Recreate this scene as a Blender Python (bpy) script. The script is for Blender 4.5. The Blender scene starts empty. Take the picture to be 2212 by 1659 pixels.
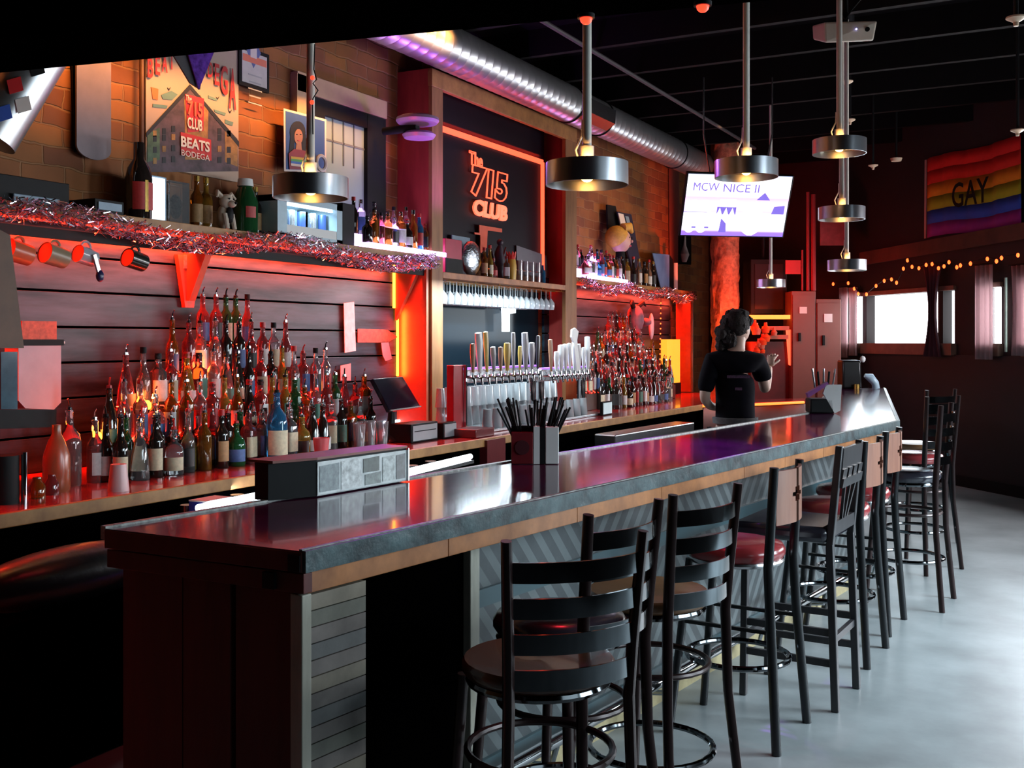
import bpy, bmesh, math, random
from mathutils import Vector, Matrix
RN = random.Random(11)
COL = bpy.context.scene.collection
H, FP, CXP, HYP = 1.58, 2300.0, 1106.0, 735.0      # eye height, focal length in photo pixels, centre column, horizon row
TH = math.atan(1214 / 2300); CT, ST = math.cos(TH), math.sin(TH)
V = Vector

def uv(u, v, z=0.0): return V((CT * u - ST * v, ST * u + CT * v, z))     # u to the side, v away from where one stands
def ray(px, py): return uv((px - CXP) / FP, 1.0, (HYP - py) / FP)
EYE = V((0, 0, H))
def PZ(px, py, z): d = ray(px, py); return EYE + d * ((z - H) / d.z)
def PX(px, py, x): d = ray(px, py); return EYE + d * (x / d.x)
def PV(px, py, v): return EYE + ray(px, py) * v
def PL(px, py, A, B):
    d = ray(px, py); n = V((-(B.y - A.y), B.x - A.x, 0)); t = n.dot(V((A.x, A.y, 0))) / n.dot(V((d.x, d.y, 0)))
    return EYE + d * t
def Yat(px, x): return PX(px, 0, x).y

# ---------------------------------------------------------------- materials
MATS = {}
def mat(name, col=(.5, .5, .5), rough=.5, metal=0.0, em=None, es=0.0, tr=0.0, kind='noise', var=.15, scale=12, bump=0.0, spec=.5, col2=None, coat=0.0, axes=None, sx=1.0):
    if name in MATS: return MATS[name]
    m = bpy.data.materials.new(name); m.use_nodes = True; nt = m.node_tree; N = nt.nodes; L = nt.links
    b = N['Principled BSDF']
    b.inputs['Roughness'].default_value = rough; b.inputs['Metallic'].default_value = metal
    b.inputs['Transmission Weight'].default_value = tr; b.inputs['Specular IOR Level'].default_value = spec
    b.inputs['Coat Weight'].default_value = coat; b.inputs['Coat Roughness'].default_value = .04
    c1 = (*col, 1); c2 = (*(col2 or tuple(max(0, c * (1 - var)) for c in col)), 1)
    geo = N.new('ShaderNodeNewGeometry')
    src = geo.outputs['Position']
    if axes:                                       # lay the pattern along two chosen directions of the wall
        cb = N.new('ShaderNodeCombineXYZ')
        for i, ax in enumerate(axes):
            d = N.new('ShaderNodeVectorMath'); d.operation = 'DOT_PRODUCT'; d.inputs[1].default_value = ax
            L.new(src, d.inputs[0]); L.new(d.outputs['Value'], cb.inputs[i])
        src = cb.outputs[0]
    if kind == 'brick':
        br = N.new('ShaderNodeTexBrick'); L.new(src, br.inputs['Vector'])
        br.inputs['Color1'].default_value = c1; br.inputs['Color2'].default_value = c2
        br.inputs['Mortar'].default_value = (.34, .15, .06, 1)
        br.inputs['Scale'].default_value = 1; br.inputs['Brick Width'].default_value = .26; br.inputs['Row Height'].default_value = .105
        br.inputs['Mortar Size'].default_value = .008; br.inputs['Mortar Smooth'].default_value = .6; br.inputs['Bias'].default_value = -.1
        nz = N.new('ShaderNodeTexNoise'); nz.inputs['Scale'].default_value = 5; nz.inputs['Detail'].default_value = 6; L.new(src, nz.inputs['Vector'])
        wn = N.new('ShaderNodeMixRGB'); wn.blend_type = 'ADD'; wn.inputs[0].default_value = .06; L.new(src, wn.inputs[1]); L.new(nz.outputs['Color'], wn.inputs[2]); L.new(wn.outputs[0], br.inputs['Vector'])
        mx = N.new('ShaderNodeMixRGB'); mx.blend_type = 'MULTIPLY'; mx.inputs[0].default_value = .55
        L.new(br.outputs['Color'], mx.inputs[1]); L.new(nz.outputs['Fac'], mx.inputs[2]); L.new(mx.outputs[0], b.inputs['Base Color'])
        bp = N.new('ShaderNodeBump'); bp.inputs['Strength'].default_value = .6; bp.inputs['Distance'].default_value = .02; bp.invert = True
        L.new(br.outputs['Fac'], bp.inputs['Height']); L.new(bp.outputs[0], b.inputs['Normal'])
    else:
        mp = N.new('ShaderNodeMapping'); L.new(src, mp.inputs['Vector'])
        mp.inputs['Scale'].default_value = (scale * sx, scale, scale) if kind != 'woodz' else (scale, scale, scale * sx)
        nz = N.new('ShaderNodeTexNoise'); nz.inputs['Scale'].default_value = 1; nz.inputs['Detail'].default_value = 5; nz.inputs['Roughness'].default_value = .6
        L.new(mp.outputs[0], nz.inputs['Vector'])
        cr = N.new('ShaderNodeValToRGB'); cr.color_ramp.elements[0].position = .3; cr.color_ramp.elements[1].position = .7
        cr.color_ramp.elements[0].color = c2; cr.color_ramp.elements[1].color = c1
        L.new(nz.outputs['Fac'], cr.inputs['Fac']); L.new(cr.outputs['Color'], b.inputs['Base Color'])
        if bump:
            bp = N.new('ShaderNodeBump'); bp.inputs['Strength'].default_value = bump; bp.inputs['Distance'].default_value = .01
            L.new(nz.outputs['Fac'], bp.inputs['Height']); L.new(bp.outputs[0], b.inputs['Normal'])
    if em:
        b.inputs['Emission Color'].default_value = (*em, 1); b.inputs['Emission Strength'].default_value = es
    MATS[name] = m
    return m

# ---------------------------------------------------------------- mesh building
def mw(o):
    M = Matrix.LocRotScale(o.location, o.rotation_euler, o.scale)
    return mw(o.parent) @ M if o.parent else M

class MB:
    def __init__(s): s.bm = bmesh.new(); s.mi = 0
    def _f(s, vs):
        try:
            f = s.bm.faces.new(vs); f.material_index = s.mi
        except ValueError: pass
    def hexa(s, p):                               # 8 points: bottom 4 then top 4
        v = [s.bm.verts.new(q) for q in p]
        for f in ((3, 2, 1, 0), (4, 5, 6, 7), (0, 1, 5, 4), (1, 2, 6, 5), (2, 3, 7, 6), (3, 0, 4, 7)): s._f([v[i] for i in f])
        return s
    def box(s, c, d, M=None):
        x, y, z = (q / 2 for q in d)
        P = [V((sx * x, sy * y, sz * z)) for sz in (-1, 1) for sx, sy in ((-1, -1), (1, -1), (1, 1), (-1, 1))]
        M = M or Matrix()
        return s.hexa([M @ (q + V(c)) for q in P])
    def prism(s, pts, off):                       # closed outline pushed along off
        a = [s.bm.verts.new(V(p)) for p in pts]; b = [s.bm.verts.new(V(p) + V(off)) for p in pts]; n = len(pts)
        s._f(a[::-1]); s._f(b)
        for i in range(n): s._f([a[i], a[(i + 1) % n], b[(i + 1) % n], b[i]])
        return s
    def bar(s, p0, p1, w, h, up=(0, 0, 1)):       # box between two points
        p0, p1 = V(p0), V(p1); d = (p1 - p0).normalized(); up = V(up)
        sd = d.cross(up)
        if sd.length < 1e-4: sd = d.cross(V((1, 0, 0)))
        sd.normalize(); up = sd.cross(d)
        q = [sd * (-w / 2) + up * (-h / 2), sd * (w / 2) + up * (-h / 2), sd * (w / 2) + up * (h / 2), sd * (-w / 2) + up * (h / 2)]
        return s.hexa([p0 + k for k in q] + [p1 + k for k in q])
    def tube(s, pts, r, n=8, closed=False, flat=None):
        pts = [V(p) for p in pts]; m = len(pts); rings = []
        rr = r if isinstance(r, (list, tuple)) else [r] * m
        up = None
        for i, p in enumerate(pts):
            a = pts[i - 1] if (i or closed) else p; b = pts[(i + 1) % m] if (i < m - 1 or closed) else p
            d = (b - a).normalized()
            if up is None:
                up = V((0, 0, 1)) if abs(d.z) < .9 else V((1, 0, 0))
            x = d.cross(up).normalized(); y = x.cross(d).normalized(); up = y
            f = flat or (1, 1)
            rings.append([s.bm.verts.new(p + (x * math.cos(2 * math.pi * k / n) * f[0] + y * math.sin(2 * math.pi * k / n) * f[1]) * rr[i]) for k in range(n)])
        for i in range(m if closed else m - 1):
            A, B = rings[i], rings[(i + 1) % m]
            for k in range(n): s._f([A[k], A[(k + 1) % n], B[(k + 1) % n], B[k]])
        if not closed: s._f(rings[0][::-1]); s._f(rings[-1])
        return s
    def ribbon(s, P, h, th):
        P = [V(p) for p in P]; R_ = []
        for i, p in enumerate(P):
            d = (P[min(i + 1, len(P) - 1)] - P[max(i - 1, 0)]).normalized(); n = d.cross(V((0, 0, 1))).normalized()
            R_.append([s.bm.verts.new(p + n * a + V((0, 0, b))) for a, b in ((-th / 2, -h / 2), (th / 2, -h / 2), (th / 2, h / 2), (-th / 2, h / 2))])
        for A, B in zip(R_, R_[1:]):
            for k in range(4): s._f([A[k], A[(k + 1) % 4], B[(k + 1) % 4], B[k]])
        s._f(R_[0][::-1]); s._f(R_[-1]); return s
    def cyl(s, p0, p1, r0, r1=None, n=16):
        return s.tube([p0, p1], [r0, r0 if r1 is None else r1], n)
    def lathe(s, prof, n=20, M=None, a0=0, a1=2 * math.pi, sq=None):
        M = M or Matrix(); full = abs(a1 - a0 - 2 * math.pi) < 1e-6; rings = []
        k = n if full else n + 1
        for r, z in prof:
            row = []
            for i in range(k):
                a = a0 + (a1 - a0) * i / n; rx = r
                if sq: rx = r * (abs(math.cos(a)) ** sq + abs(math.sin(a)) ** sq) ** (-1 / sq)
                row.append(s.bm.verts.new(M @ V((rx * math.cos(a), rx * math.sin(a), z))))
            rings.append(row)
        for A, B in zip(rings, rings[1:]):
            for i in range(n if full else n): s._f([A[i], A[(i + 1) % k], B[(i + 1) % k], B[i]])
        if full:
            if prof[0][0] > 1e-5: s._f(rings[0][::-1])
            if prof[-1][0] > 1e-5: s._f(rings[-1])
        return s
    def ball(s, c, r, n=14, M=None):
        r = r if isinstance(r, (tuple, list)) else (r, r, r)
        T = (M or Matrix()) @ Matrix.Translation(V(c)) @ Matrix.Diagonal((*r, 1))
        prof = [(max(math.cos(a), 1e-6) if abs(a) < 1.57 else 1e-6, math.sin(a)) for a in [(-.5 + i / (n // 2)) * math.pi for i in range(n // 2 + 1)]]
        return s.lathe(prof, n, T)
    def torus(s, c, R, r, n=28, m=8, M=None, a0=0, a1=2 * math.pi):
        full = a1 - a0 > 6.28; pts = [V(c) + V((R * math.cos(a0 + (a1 - a0) * i / n), R * math.sin(a0 + (a1 - a0) * i / n), 0)) for i in range(n if full else n + 1)]
        if M: pts = [M @ p for p in pts]
        return s.tube(pts, r, m, closed=full)
    def wire(s, pts, r, n=6): return s.tube(pts, r, n)
    def build(s, name, m, parent=None, smooth=True, bev=0, sharp=.7, world=True, solid=0, sub=0, origin=None):
        bmesh.ops.remove_doubles(s.bm, verts=s.bm.verts, dist=1e-6)
        bmesh.ops.recalc_face_normals(s.bm, faces=s.bm.faces)
        me = bpy.data.meshes.new(name)
        if parent is not None:
            if world: bmesh.ops.transform(s.bm, matrix=mw(parent).inverted(), verts=s.bm.verts)
            loc = V((0, 0, 0))
        else:
            c = [v.co for v in s.bm.verts]
            loc = V(((min(q.x for q in c) + max(q.x for q in c)) / 2, (min(q.y for q in c) + max(q.y for q in c)) / 2, min(q.z for q in c))) if c else V((0, 0, 0))
            bmesh.ops.translate(s.bm, vec=-loc, verts=s.bm.verts)
        s.bm.to_mesh(me); s.bm.free()
        for q in (m if isinstance(m, (list, tuple)) else [m]): me.materials.append(q)
        if smooth and len(me.polygons): me.shade_smooth(); me.set_sharp_from_angle(angle=sharp)
        o = bpy.data.objects.new(name, me); COL.objects.link(o); o.location = loc
        if parent is not None: o.parent = parent
        if solid: k = o.modifiers.new('s', 'SOLIDIFY'); k.thickness = solid; k.offset = 0
        if bev: k = o.modifiers.new('b', 'BEVEL'); k.width = bev; k.segments = 2; k.limit_method = 'ANGLE'
        if sub: k = o.modifiers.new('u', 'SUBSURF'); k.levels = sub; k.render_levels = sub
        return o

def tag(o, label=None, cat=None, group=None, kind=None):
    if label: o['label'] = label
    if cat: o['category'] = cat
    if group: o['group'] = group
    if kind: o['kind'] = kind
    return o
def thing(name, label, cat, loc=(0, 0, 0), rz=0.0, group=None):
    o = bpy.data.objects.new(name, None); COL.objects.link(o); o.location = loc; o.rotation_euler = (0, 0, rz); o.empty_display_size = .05
    return tag(o, label, cat, group)
def struct(o): o['kind'] = 'structure'; return o
def copytree(o, parent=None):
    c = o.copy(); COL.objects.link(c)
    if parent is not None: c.parent = parent
    for ch in list(o.children): copytree(ch, c)
    return c
def tomesh(o):
    bpy.context.view_layer.update(); dg = bpy.context.evaluated_depsgraph_get()
    me = bpy.data.meshes.new_from_object(o.evaluated_get(dg)); n = bpy.data.objects.new('tmp', me); COL.objects.link(n); n.parent = o.parent; n.matrix_basis = o.matrix_basis.copy(); nm = o.name
    bpy.data.objects.remove(o); n.name = nm.split('.')[0]; return n
def fit(name, s, org, rt, up, w, h, m, parent=None, outline=False, bev=0.0, ext=.002, off=0.0, shear=0.0):
    # lettering scaled so that its outline is w wide and h high, centred on org
    rt = V(rt).normalized(); up = V(up).normalized(); nr = rt.cross(up)
    o = text(name, s, 1.0, (0, 0, 0), Matrix.Identity(3), m, None, ext, 0, False, off=off, shear=shear); bpy.context.view_layer.update()
    bb = [V(c) for c in o.bound_box]; x0, x1 = min(b.x for b in bb), max(b.x for b in bb); y0, y1 = min(b.y for b in bb), max(b.y for b in bb)
    kx, ky = w / (x1 - x0), h / (y1 - y0); cu = o.data
    if outline: cu.fill_mode = 'NONE'; cu.extrude = 0; cu.bevel_depth = bev / ((kx + ky) / 2); cu.bevel_resolution = 1
    B = Matrix((rt, up, nr)).transposed().to_4x4()
    M = Matrix.Translation(V(org)) @ B @ Matrix.Diagonal((kx, ky, (kx + ky) / 2 if outline else 1, 1)) @ Matrix.Translation((-(x0 + x1) / 2, -(y0 + y1) / 2, 0))
    if parent is not None: o.parent = parent; M = mw(parent).inverted() @ M
    o = tomesh(o); me = o.data; me.transform(M); o.matrix_basis = Matrix(); return o
def wallfit(name, s, px0, px1, py0, py1, x, m, parent, **k):     # pixel box on a plane parallel to the long wall
    ya, yc = Yat(px0, x), Yat(px1, x); c = (px0 + px1) / 2; z1, z0 = PX(c, py0, x).z, PX(c, py1, x).z
    return fit(name, s, (x, (ya + yc) / 2, (z0 + z1) / 2), (0, 1, 0), (0, 0, 1), yc - ya, z1 - z0, m, parent, **k)
def text(name, s, size, loc, R, m, parent=None, ext=.002, bev=0.0, outline=False, sx=1.0, shear=0.0, align='CENTER', off=0.0, label=None):
    cu = bpy.data.curves.new(name, 'FONT'); cu.body = s; cu.size = size; cu.align_x = align; cu.align_y = 'CENTER'; cu.shear = shear; cu.offset = off
    cu.resolution_u = 3
    if outline: cu.fill_mode = 'NONE'; cu.bevel_depth = bev; cu.bevel_resolution = 1
    else: cu.extrude = ext; cu.bevel_depth = bev
    cu.materials.append(m)
    o = bpy.data.objects.new(name, cu); COL.objects.link(o)
    M = Matrix.Translation(V(loc)) @ R.to_4x4() @ Matrix.Diagonal((sx, 1, 1, 1))
    if parent is not None: o.parent = parent; M = mw(parent).inverted() @ M
    o.matrix_basis = M
    return o
RWALL = Matrix(((0, 0, 1), (1, 0, 0), (0, 1, 0)))       # lettering that stands on the long wall, facing the room
ORD = 'first second third fourth fifth sixth seventh eighth ninth tenth eleventh twelfth thirteenth fourteenth fifteenth sixteenth seventeenth eighteenth nineteenth twentieth'.split()
TENS = ['twenty', 'thirty', 'forty', 'fifty', 'sixty']
def nth(i): return ORD[i] if i < 20 else (TENS[(i + 1) // 10 - 2] + '-' + ORD[(i + 1) % 10 - 1] if (i + 1) % 10 else TENS[(i + 1) // 10 - 2][:-1] + 'ieth')

# ---------------------------------------------------------------- palette
YV, ZV, XV = (0, 1, 0), (0, 0, 1), (1, 0, 0)
m_brick = mat('brick_wall', (.40, .14, .032), .8, kind='brick', col2=(.20, .055, .018), axes=(YV, ZV, XV))
m_plank = mat('grey_stained_plank', (.034, .080, .115), .36, kind='noise', col2=(.003, .007, .012), scale=14, axes=(YV, ZV, XV), sx=.12, spec=.22)
m_black = mat('black_paint', (.006, .006, .007), .6, var=.3, spec=.2)
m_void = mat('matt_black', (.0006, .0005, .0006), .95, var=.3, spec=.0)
m_ceil = mat('dark_ceiling', (.006, .004, .005), .9, var=.4, spec=.1)
m_joist = mat('dark_joist', (.005, .0035, .004), .8, var=.4, spec=.15)
m_floor = mat('polished_concrete', (.30, .32, .33), .32, kind='noise', col2=(.17, .185, .19), scale=2.2, bump=.03, spec=.45)
m_bartop = mat('bar_top_lacquer', (.085, .010, .055), .12, kind='noise', col2=(.04, .005, .028), scale=6, spec=.6, coat=.3)
m_slate = mat('weathered_slate_edge', (.07, .12, .13), .42, kind='noise', col2=(.006, .013, .017), scale=13, bump=.5)
m_rim = mat('rim_highlight', (.42, .42, .40), .4, kind='noise', col2=(.12, .12, .11), scale=40, bump=.4)  # lit edge of the slab put into a pale rim colour
m_apron = mat('pine_apron', (.52, .20, .065), .42, kind='noise', col2=(.26, .09, .03), scale=8, sx=.4)
m_pine = mat('pine', (.44, .21, .065), .5, kind='noise', col2=(.24, .10, .03), scale=9)
m_pinez = mat('pine_post', (.36, .16, .055), .55, kind='woodz', col2=(.2, .085, .03), scale=16, sx=.15)
m_slat = mat('weathered_slat', (.20, .20, .19), .5, kind='noise', col2=(.07, .08, .085), scale=9, bump=.2)
m_trim = mat('pale_trim', (.50, .47, .40), .5, kind='woodz', col2=(.3, .28, .22), scale=14, sx=.2)
m_teal = mat('teal_rail', (.035, .075, .09), .3, kind='noise', col2=(.03, .07, .085), scale=5)
m_dkred = mat('dark_red_wood', (.13, .012, .010), .6, kind='woodz', col2=(.06, .006, .005), scale=10, sx=.15)
m_steel = mat('brushed_steel', (.55, .56, .58), .25, 1.0, var=.2, scale=30)
m_duct = mat('galvanised_duct', (.60, .60, .62), .33, .9, var=.15, scale=5)
m_chrome = mat('chrome', (.8, .8, .82), .08, 1.0, var=.05)
m_blackm = mat('black_metal', (.012, .012, .014), .28, .3, var=.3, spec=.6)
m_bronze = mat('dark_bronze_metal', (.03, .014, .014), .3, .4, var=.3)
m_slatm = mat('dark_steel_slat', (.14, .15, .16), .1, 1.0, var=.2)
m_seatw = mat('stained_seat', (.12, .045, .025), .25, kind='noise', col2=(.05, .02, .012), scale=10, sx=.2, coat=.4)
m_seatl = mat('light_oak_seat', (.36, .18, .08), .3, kind='noise', col2=(.22, .1, .045), scale=10, sx=.2, coat=.3)
m_vred = mat('red_vinyl', (.30, .035, .04), .22, var=.15, spec=.6)
m_vblk = mat('black_vinyl', (.03, .028, .04), .22, var=.2, spec=.7)
m_backw = mat('bentwood_back', (.30, .13, .085), .38, kind='woodz', col2=(.2, .08, .055), scale=16, sx=.15)
m_dkwood = mat('charcoal_wood', (.04, .038, .042), .35, kind='woodz', col2=(.02, .018, .02), scale=16, sx=.15)
m_red = mat('red_paint', (.5, .01, .012), .45)
m_white = mat('white_plastic', (.75, .75, .74), .4, var=.06)
m_paper = mat('paper', (.72, .62, .58), .8, var=.1, scale=4)
m_glass = mat('clear_glass', (.95, .97, 1), .05, tr=.82, var=.02)
m_gware = mat('glassware', (.9, .95, 1), .05, tr=.6, var=.02)
m_mirror = mat('mirror', (.006, .012, .018), .1, 0.0, var=.05, spec=.03)
E_red = mat('red_led', (.8, .02, 0), .4, em=(1, .03, .012), es=4)
E_amber = mat('amber_glow', (.9, .4, 0), .4, em=(1, .28, .02), es=10)
E_white = mat('white_glow', (.9, .9, .9), .4, em=(.78, .9, 1), es=7)
E_violet = mat('violet_led', (.9, .9, .9), .4, em=(.70, .42, 1), es=11)
E_warm = mat('warm_bulb', (.9, .7, .4), .4, em=(1, .5, .12), es=14)
E_day = mat('daylight_glass', (.9, .9, .9), .3, em=(.9, .96, 1), es=5)
E_day2 = mat('daylight_pane', (.9, .9, .9), .3, em=(.95, .96, 1), es=30)
E_neon = mat('red_neon', (.9, .1, .05), .4, em=(1, .075, .03), es=3)
E_neonl = mat('pink_neon', (.9, .3, .2), .4, em=(1, .13, .06), es=2)
# ---------------------------------------------------------------- the room
XF, XW, XC = -4.4, -4.72, -3.62           # shelf front, long wall face, back counter front edge
ZC, ZB, ZCEIL = .90, 1.07, 4.15
LP = uv(4.31, 13.67); RP = uv(5.8, 8.2)   # the wall with windows runs from LP past RP
DW = (RP - LP).normalized(); NW = V((-DW.y, DW.x, 0)); NW = -NW if NW.dot(-LP) < 0 else NW
RE = LP + DW * 8.2                        # its near end
BC = V((XW, 15.1, 0)); NEAR = -3.2
def wallbox(name, A, B, z0, z1, th, m, out):
    n = V((out[0], out[1], 0)).normalized() * th; A = V((A[0], A[1], 0)); B = V((B[0], B[1], 0))
    p = [A, B, B + n, A + n]
    return struct(MB().hexa([V((q.x, q.y, z0)) for q in p] + [V((q.x, q.y, z1)) for q in p]).build(name, m, smooth=False))
m_wside = mat('dark_side_wall', (.016, .008, .009), .7, var=.4, scale=3)
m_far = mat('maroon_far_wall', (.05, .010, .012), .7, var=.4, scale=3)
o = MB().prism([(XW - .3, NEAR, -.1), (5.6, NEAR, -.1), (5.6, 16, -.1), (XW - .3, 16, -.1)], (0, 0, .1)).build('floor', m_floor, smooth=False); struct(o)
o = MB().prism([(XW - .3, NEAR, ZCEIL), (5.6, NEAR, ZCEIL), (5.6, 16, ZCEIL), (XW - .3, 16, ZCEIL)], (0, 0, .1)).build('ceiling', m_ceil, smooth=False); struct(o)
wallbox('wall_long_brick', (XW, NEAR), (XW, 15.1), 0, ZCEIL, .25, m_brick, (-1, 0))
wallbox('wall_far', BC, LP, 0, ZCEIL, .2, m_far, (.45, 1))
# window wall: piers and strips around the two openings and wood dado below
m_dado = mat('black_dado', (.010, .005, .009), .6, var=.5, scale=6)
def wpt(px, py=0): return PL(px, py, LP, RP)
def wdist(px): return (wpt(px) - LP).dot(DW)
a0, a1, a2, a3 = wdist(1872), wdist(2026), wdist(2037), wdist(2062)
b0, b1 = wdist(2222), 7.6
c0_, c1_, d0_, d1_ = wdist(1834), wdist(1863), wdist(2128), wdist(2163)
zs, zt = 1.545, 2.13
bmx = MB()
def wseg(bm, s0, s1, z0, z1, th=.2, fr=0.0):
    A = LP + DW * s0 + NW * fr; B = LP + DW * s1 + NW * fr; n = -NW * th
    p = [A, B, B + n, A + n]; bm.hexa([V((q.x, q.y, z0)) for q in p] + [V((q.x, q.y, z1)) for q in p])
for s0, s1, z0, z1 in ((0, 8.2, 0, zs), (0, 8.2, zt, ZCEIL), (0, c0_, zs, zt), (c1_, a0, zs, zt), (a1, a2, zs, zt), (a3, d0_, zs, zt), (d1_, b0, zs, zt), (b1, 8.2, zs, zt)): wseg(bmx, s0, s1, z0, z1)
struct(bmx.build('wall_window', m_wside, smooth=False))
bmx = MB(); wseg(bmx, 0.02, 8.1, 0.12, 1.42, .0301, .03); struct(bmx.build('trim_1', m_dado, smooth=False))
bmx = MB(); wseg(bmx, 0.02, 8.1, 0.0, .12, .05, .05); struct(bmx.build('baseboard_window', m_black, smooth=False))
m_wtrim = mat('window_timber', (.20, .12, .09), .5, var=.3)
for i, (s0, s1) in enumerate(((a0, a1), (a2, a3), (b0, b1), (c0_, c1_), (d0_, d1_))):
    w = MB(); wseg(w, s0, s1, zs, zt, .02, -.12)
    g = w.build(f'window_{(i + 1) if i < 3 else i + 2}', E_day if i < 2 else E_day2, smooth=False); struct(g)
    w = MB(); wseg(w, s0 - .03, s1 + .03, zs - .13, zs, .08, .07); wseg(w, s0 - .03, s1 + .03, zt, zt + .05, .06, .04)
    w.build('window_frame', m_wtrim, g, smooth=False)
# right and near walls (outside the picture, they hold the storefront glass that lights the floor)
x1 = RE.x
wallbox('wall_right_low', (RE.x, RE.y), (RE.x, NEAR), 0, .5, .2, m_wside, (1, 0))
wallbox('wall_right_high', (RE.x, RE.y), (RE.x, NEAR), 2.9, ZCEIL, .2, m_wside, (1, 0))
wallbox('wall_near', (XW, NEAR), (5.6, NEAR), 0, ZCEIL, .2, m_wside, (0, -1))
for k, y in enumerate((NEAR + .1, 0.0, 2.6, 5.2, RE.y - .1)):
    struct(MB().box((RE.x + .1, y, 1.7), (.2, .22, 2.4)).build(f'trim_{k + 2}', m_wside, smooth=False))
# ceiling joists, conduit, soffit
for k in range(15):
    y = 1.6 + k * .9
    struct(MB().box((.2, y, ZCEIL - .11), (9.6, .06, .22)).build(f'trim_{k + 10}', m_joist, smooth=False))
p0, p1 = PZ(1180, 50, ZCEIL - .26), PZ(1605, 305, ZCEIL - .26)
o = MB().tube([p0 + (p0 - p1) * .35, p1 + (p1 - p0) * .1], .018, 8).build('ceiling_conduit', mat('conduit', (.04, .03, .035), .7)); tag(o, 'thin metal conduit running diagonally below the dark ceiling joists', 'conduit')
s0, s1 = PZ(0, 157, 2.55), PZ(1000, 63, 2.55); ds = (s1 - s0).normalized(); ns = V((-ds.y, ds.x, 0)); ns = ns if ns.y < 0 else -ns
A = s0 - ds * 1.25; B = s0 + ds * 5.6
o = MB().hexa([A, B, B + ns * .35, A + ns * .35] + [q + V((0, 0, 1.58)) for q in (A, B, B + ns * .35, A + ns * .35)]).build('soffit_beam', m_void, smooth=False); struct(o)
for px, py in ((1266, 31), (1518, 4)):
    c = PZ(px, py, 2.55)
    t = thing('indicator_lamp', 'small round red lamp on the black soffit ' + ('above the second pendant' if px < 1400 else 'towards the middle of the room'), 'lamp', c)
    MB().tube([c + V((0, 0, .01)), c - V((0, 0, .012))], .026, 14).build('housing', m_black, t)
    MB().ball(c - V((0, 0, .012)), .019, 12).build('lens', E_red, t)

# plank wall behind the bottles, two bays; each bay one mesh of boards
def planks(y0, y1, name):
    b = MB(); z = ZC + .0
    while z < 2.2:
        b.box((XW + .014, (y0 + y1) / 2, z + .092), (.026, y1 - y0, .176)); z += .188
    b.mi = 1; b.box((XW + .002, (y0 + y1) / 2, (ZC + 2.2) / 2), (.003, y1 - y0, 1.3))
    return struct(b.build(name, [m_plank, m_void], smooth=False, bev=.003))
YP1, YP2 = Yat(945, XF), Yat(1233, XF)      # posts of the lettered bay
YEND = Yat(1495, XF)
planks(.8, YP1, 'wall_planks_near'); planks(YP2, YEND, 'wall_planks_far')

# ---------------------------------------------------------------- back counter
ct = thing('back_counter', 'long back counter with red lit top and knotty pine edge under the bottles', 'counter', (XC - .5, 5, 0))
cA, cB = PZ(-60, 1119, ZC), PZ(1512, 874, ZC)
dc = (cB - cA).normalized(); YA = cA.y
m_ctop = mat('counter_red_glow', (.5, .05, .05), .15, var=.25, coat=.5)  # red LED light on the gloss top is put into its colour
MB().prism([(cA.x, cA.y, ZC - .03), (cB.x, cB.y, ZC - .03), (cB.x, cB.y + .7, ZC - .03), (-4.0, YEND, ZC - .03), (XW + .03, YEND, ZC - .03), (XW + .03, cA.y, ZC - .03)], (0, 0, .03)).build('worktop', m_ctop, ct, smooth=False)
nc = V((dc.y, -dc.x, 0))
MB().hexa([cA + V((0, 0, -.055)), cB + V((0, 0, -.055)), cB + nc * .03 + V((0, 0, -.055)), cA + nc * .03 + V((0, 0, -.055)), cA + V((0, 0, .002)), cB + V((0, 0, .002)), cB + nc * .03 + V((0, 0, .002)), cA + nc * .03 + V((0, 0, .002))]).build('edge_board', m_pine, ct, smooth=False, bev=.004)
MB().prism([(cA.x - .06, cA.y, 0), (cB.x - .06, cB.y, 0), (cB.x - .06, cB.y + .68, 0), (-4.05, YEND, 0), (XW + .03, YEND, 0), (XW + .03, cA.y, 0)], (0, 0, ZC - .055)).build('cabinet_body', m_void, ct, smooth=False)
# low coolers' pale post
# end counter that closes the well at the far side
eA, eB = cB, PZ(1735, 866, ZC)
t = thing('end_counter', 'curved end counter with glowing orange edge behind the person', 'counter', (eA + eB) / 2 - V((0, 0, ZC)))
pts = [eA + V((.012, .03, 0)), eA.lerp(eB, .5) + V((0, -.12, 0)), eB, eB + V((.1, .75, 0)), eA + V((.03, .75, 0))]
MB().prism([V((p.x, p.y, ZC - .03)) for p in pts], (0, 0, .035)).build('worktop', m_ctop, t, smooth=False)
MB().tube([V((p.x, p.y, ZC - .015)) + V((.01, -.012, 0)) for p in pts[:3]], .014, 8).build('led_edge', mat('orange_led', (.9, .3, 0), .4, em=(1, .13, .02), es=4), t)
MB().prism([V((p.x, p.y, .1)) + (V((0, .05, 0))) for p in pts], (0, 0, ZC - .14)).build('cabinet_body', mat('pale_cabinet', (.5, .28, .26), .5, var=.1), t, smooth=False)

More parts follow.
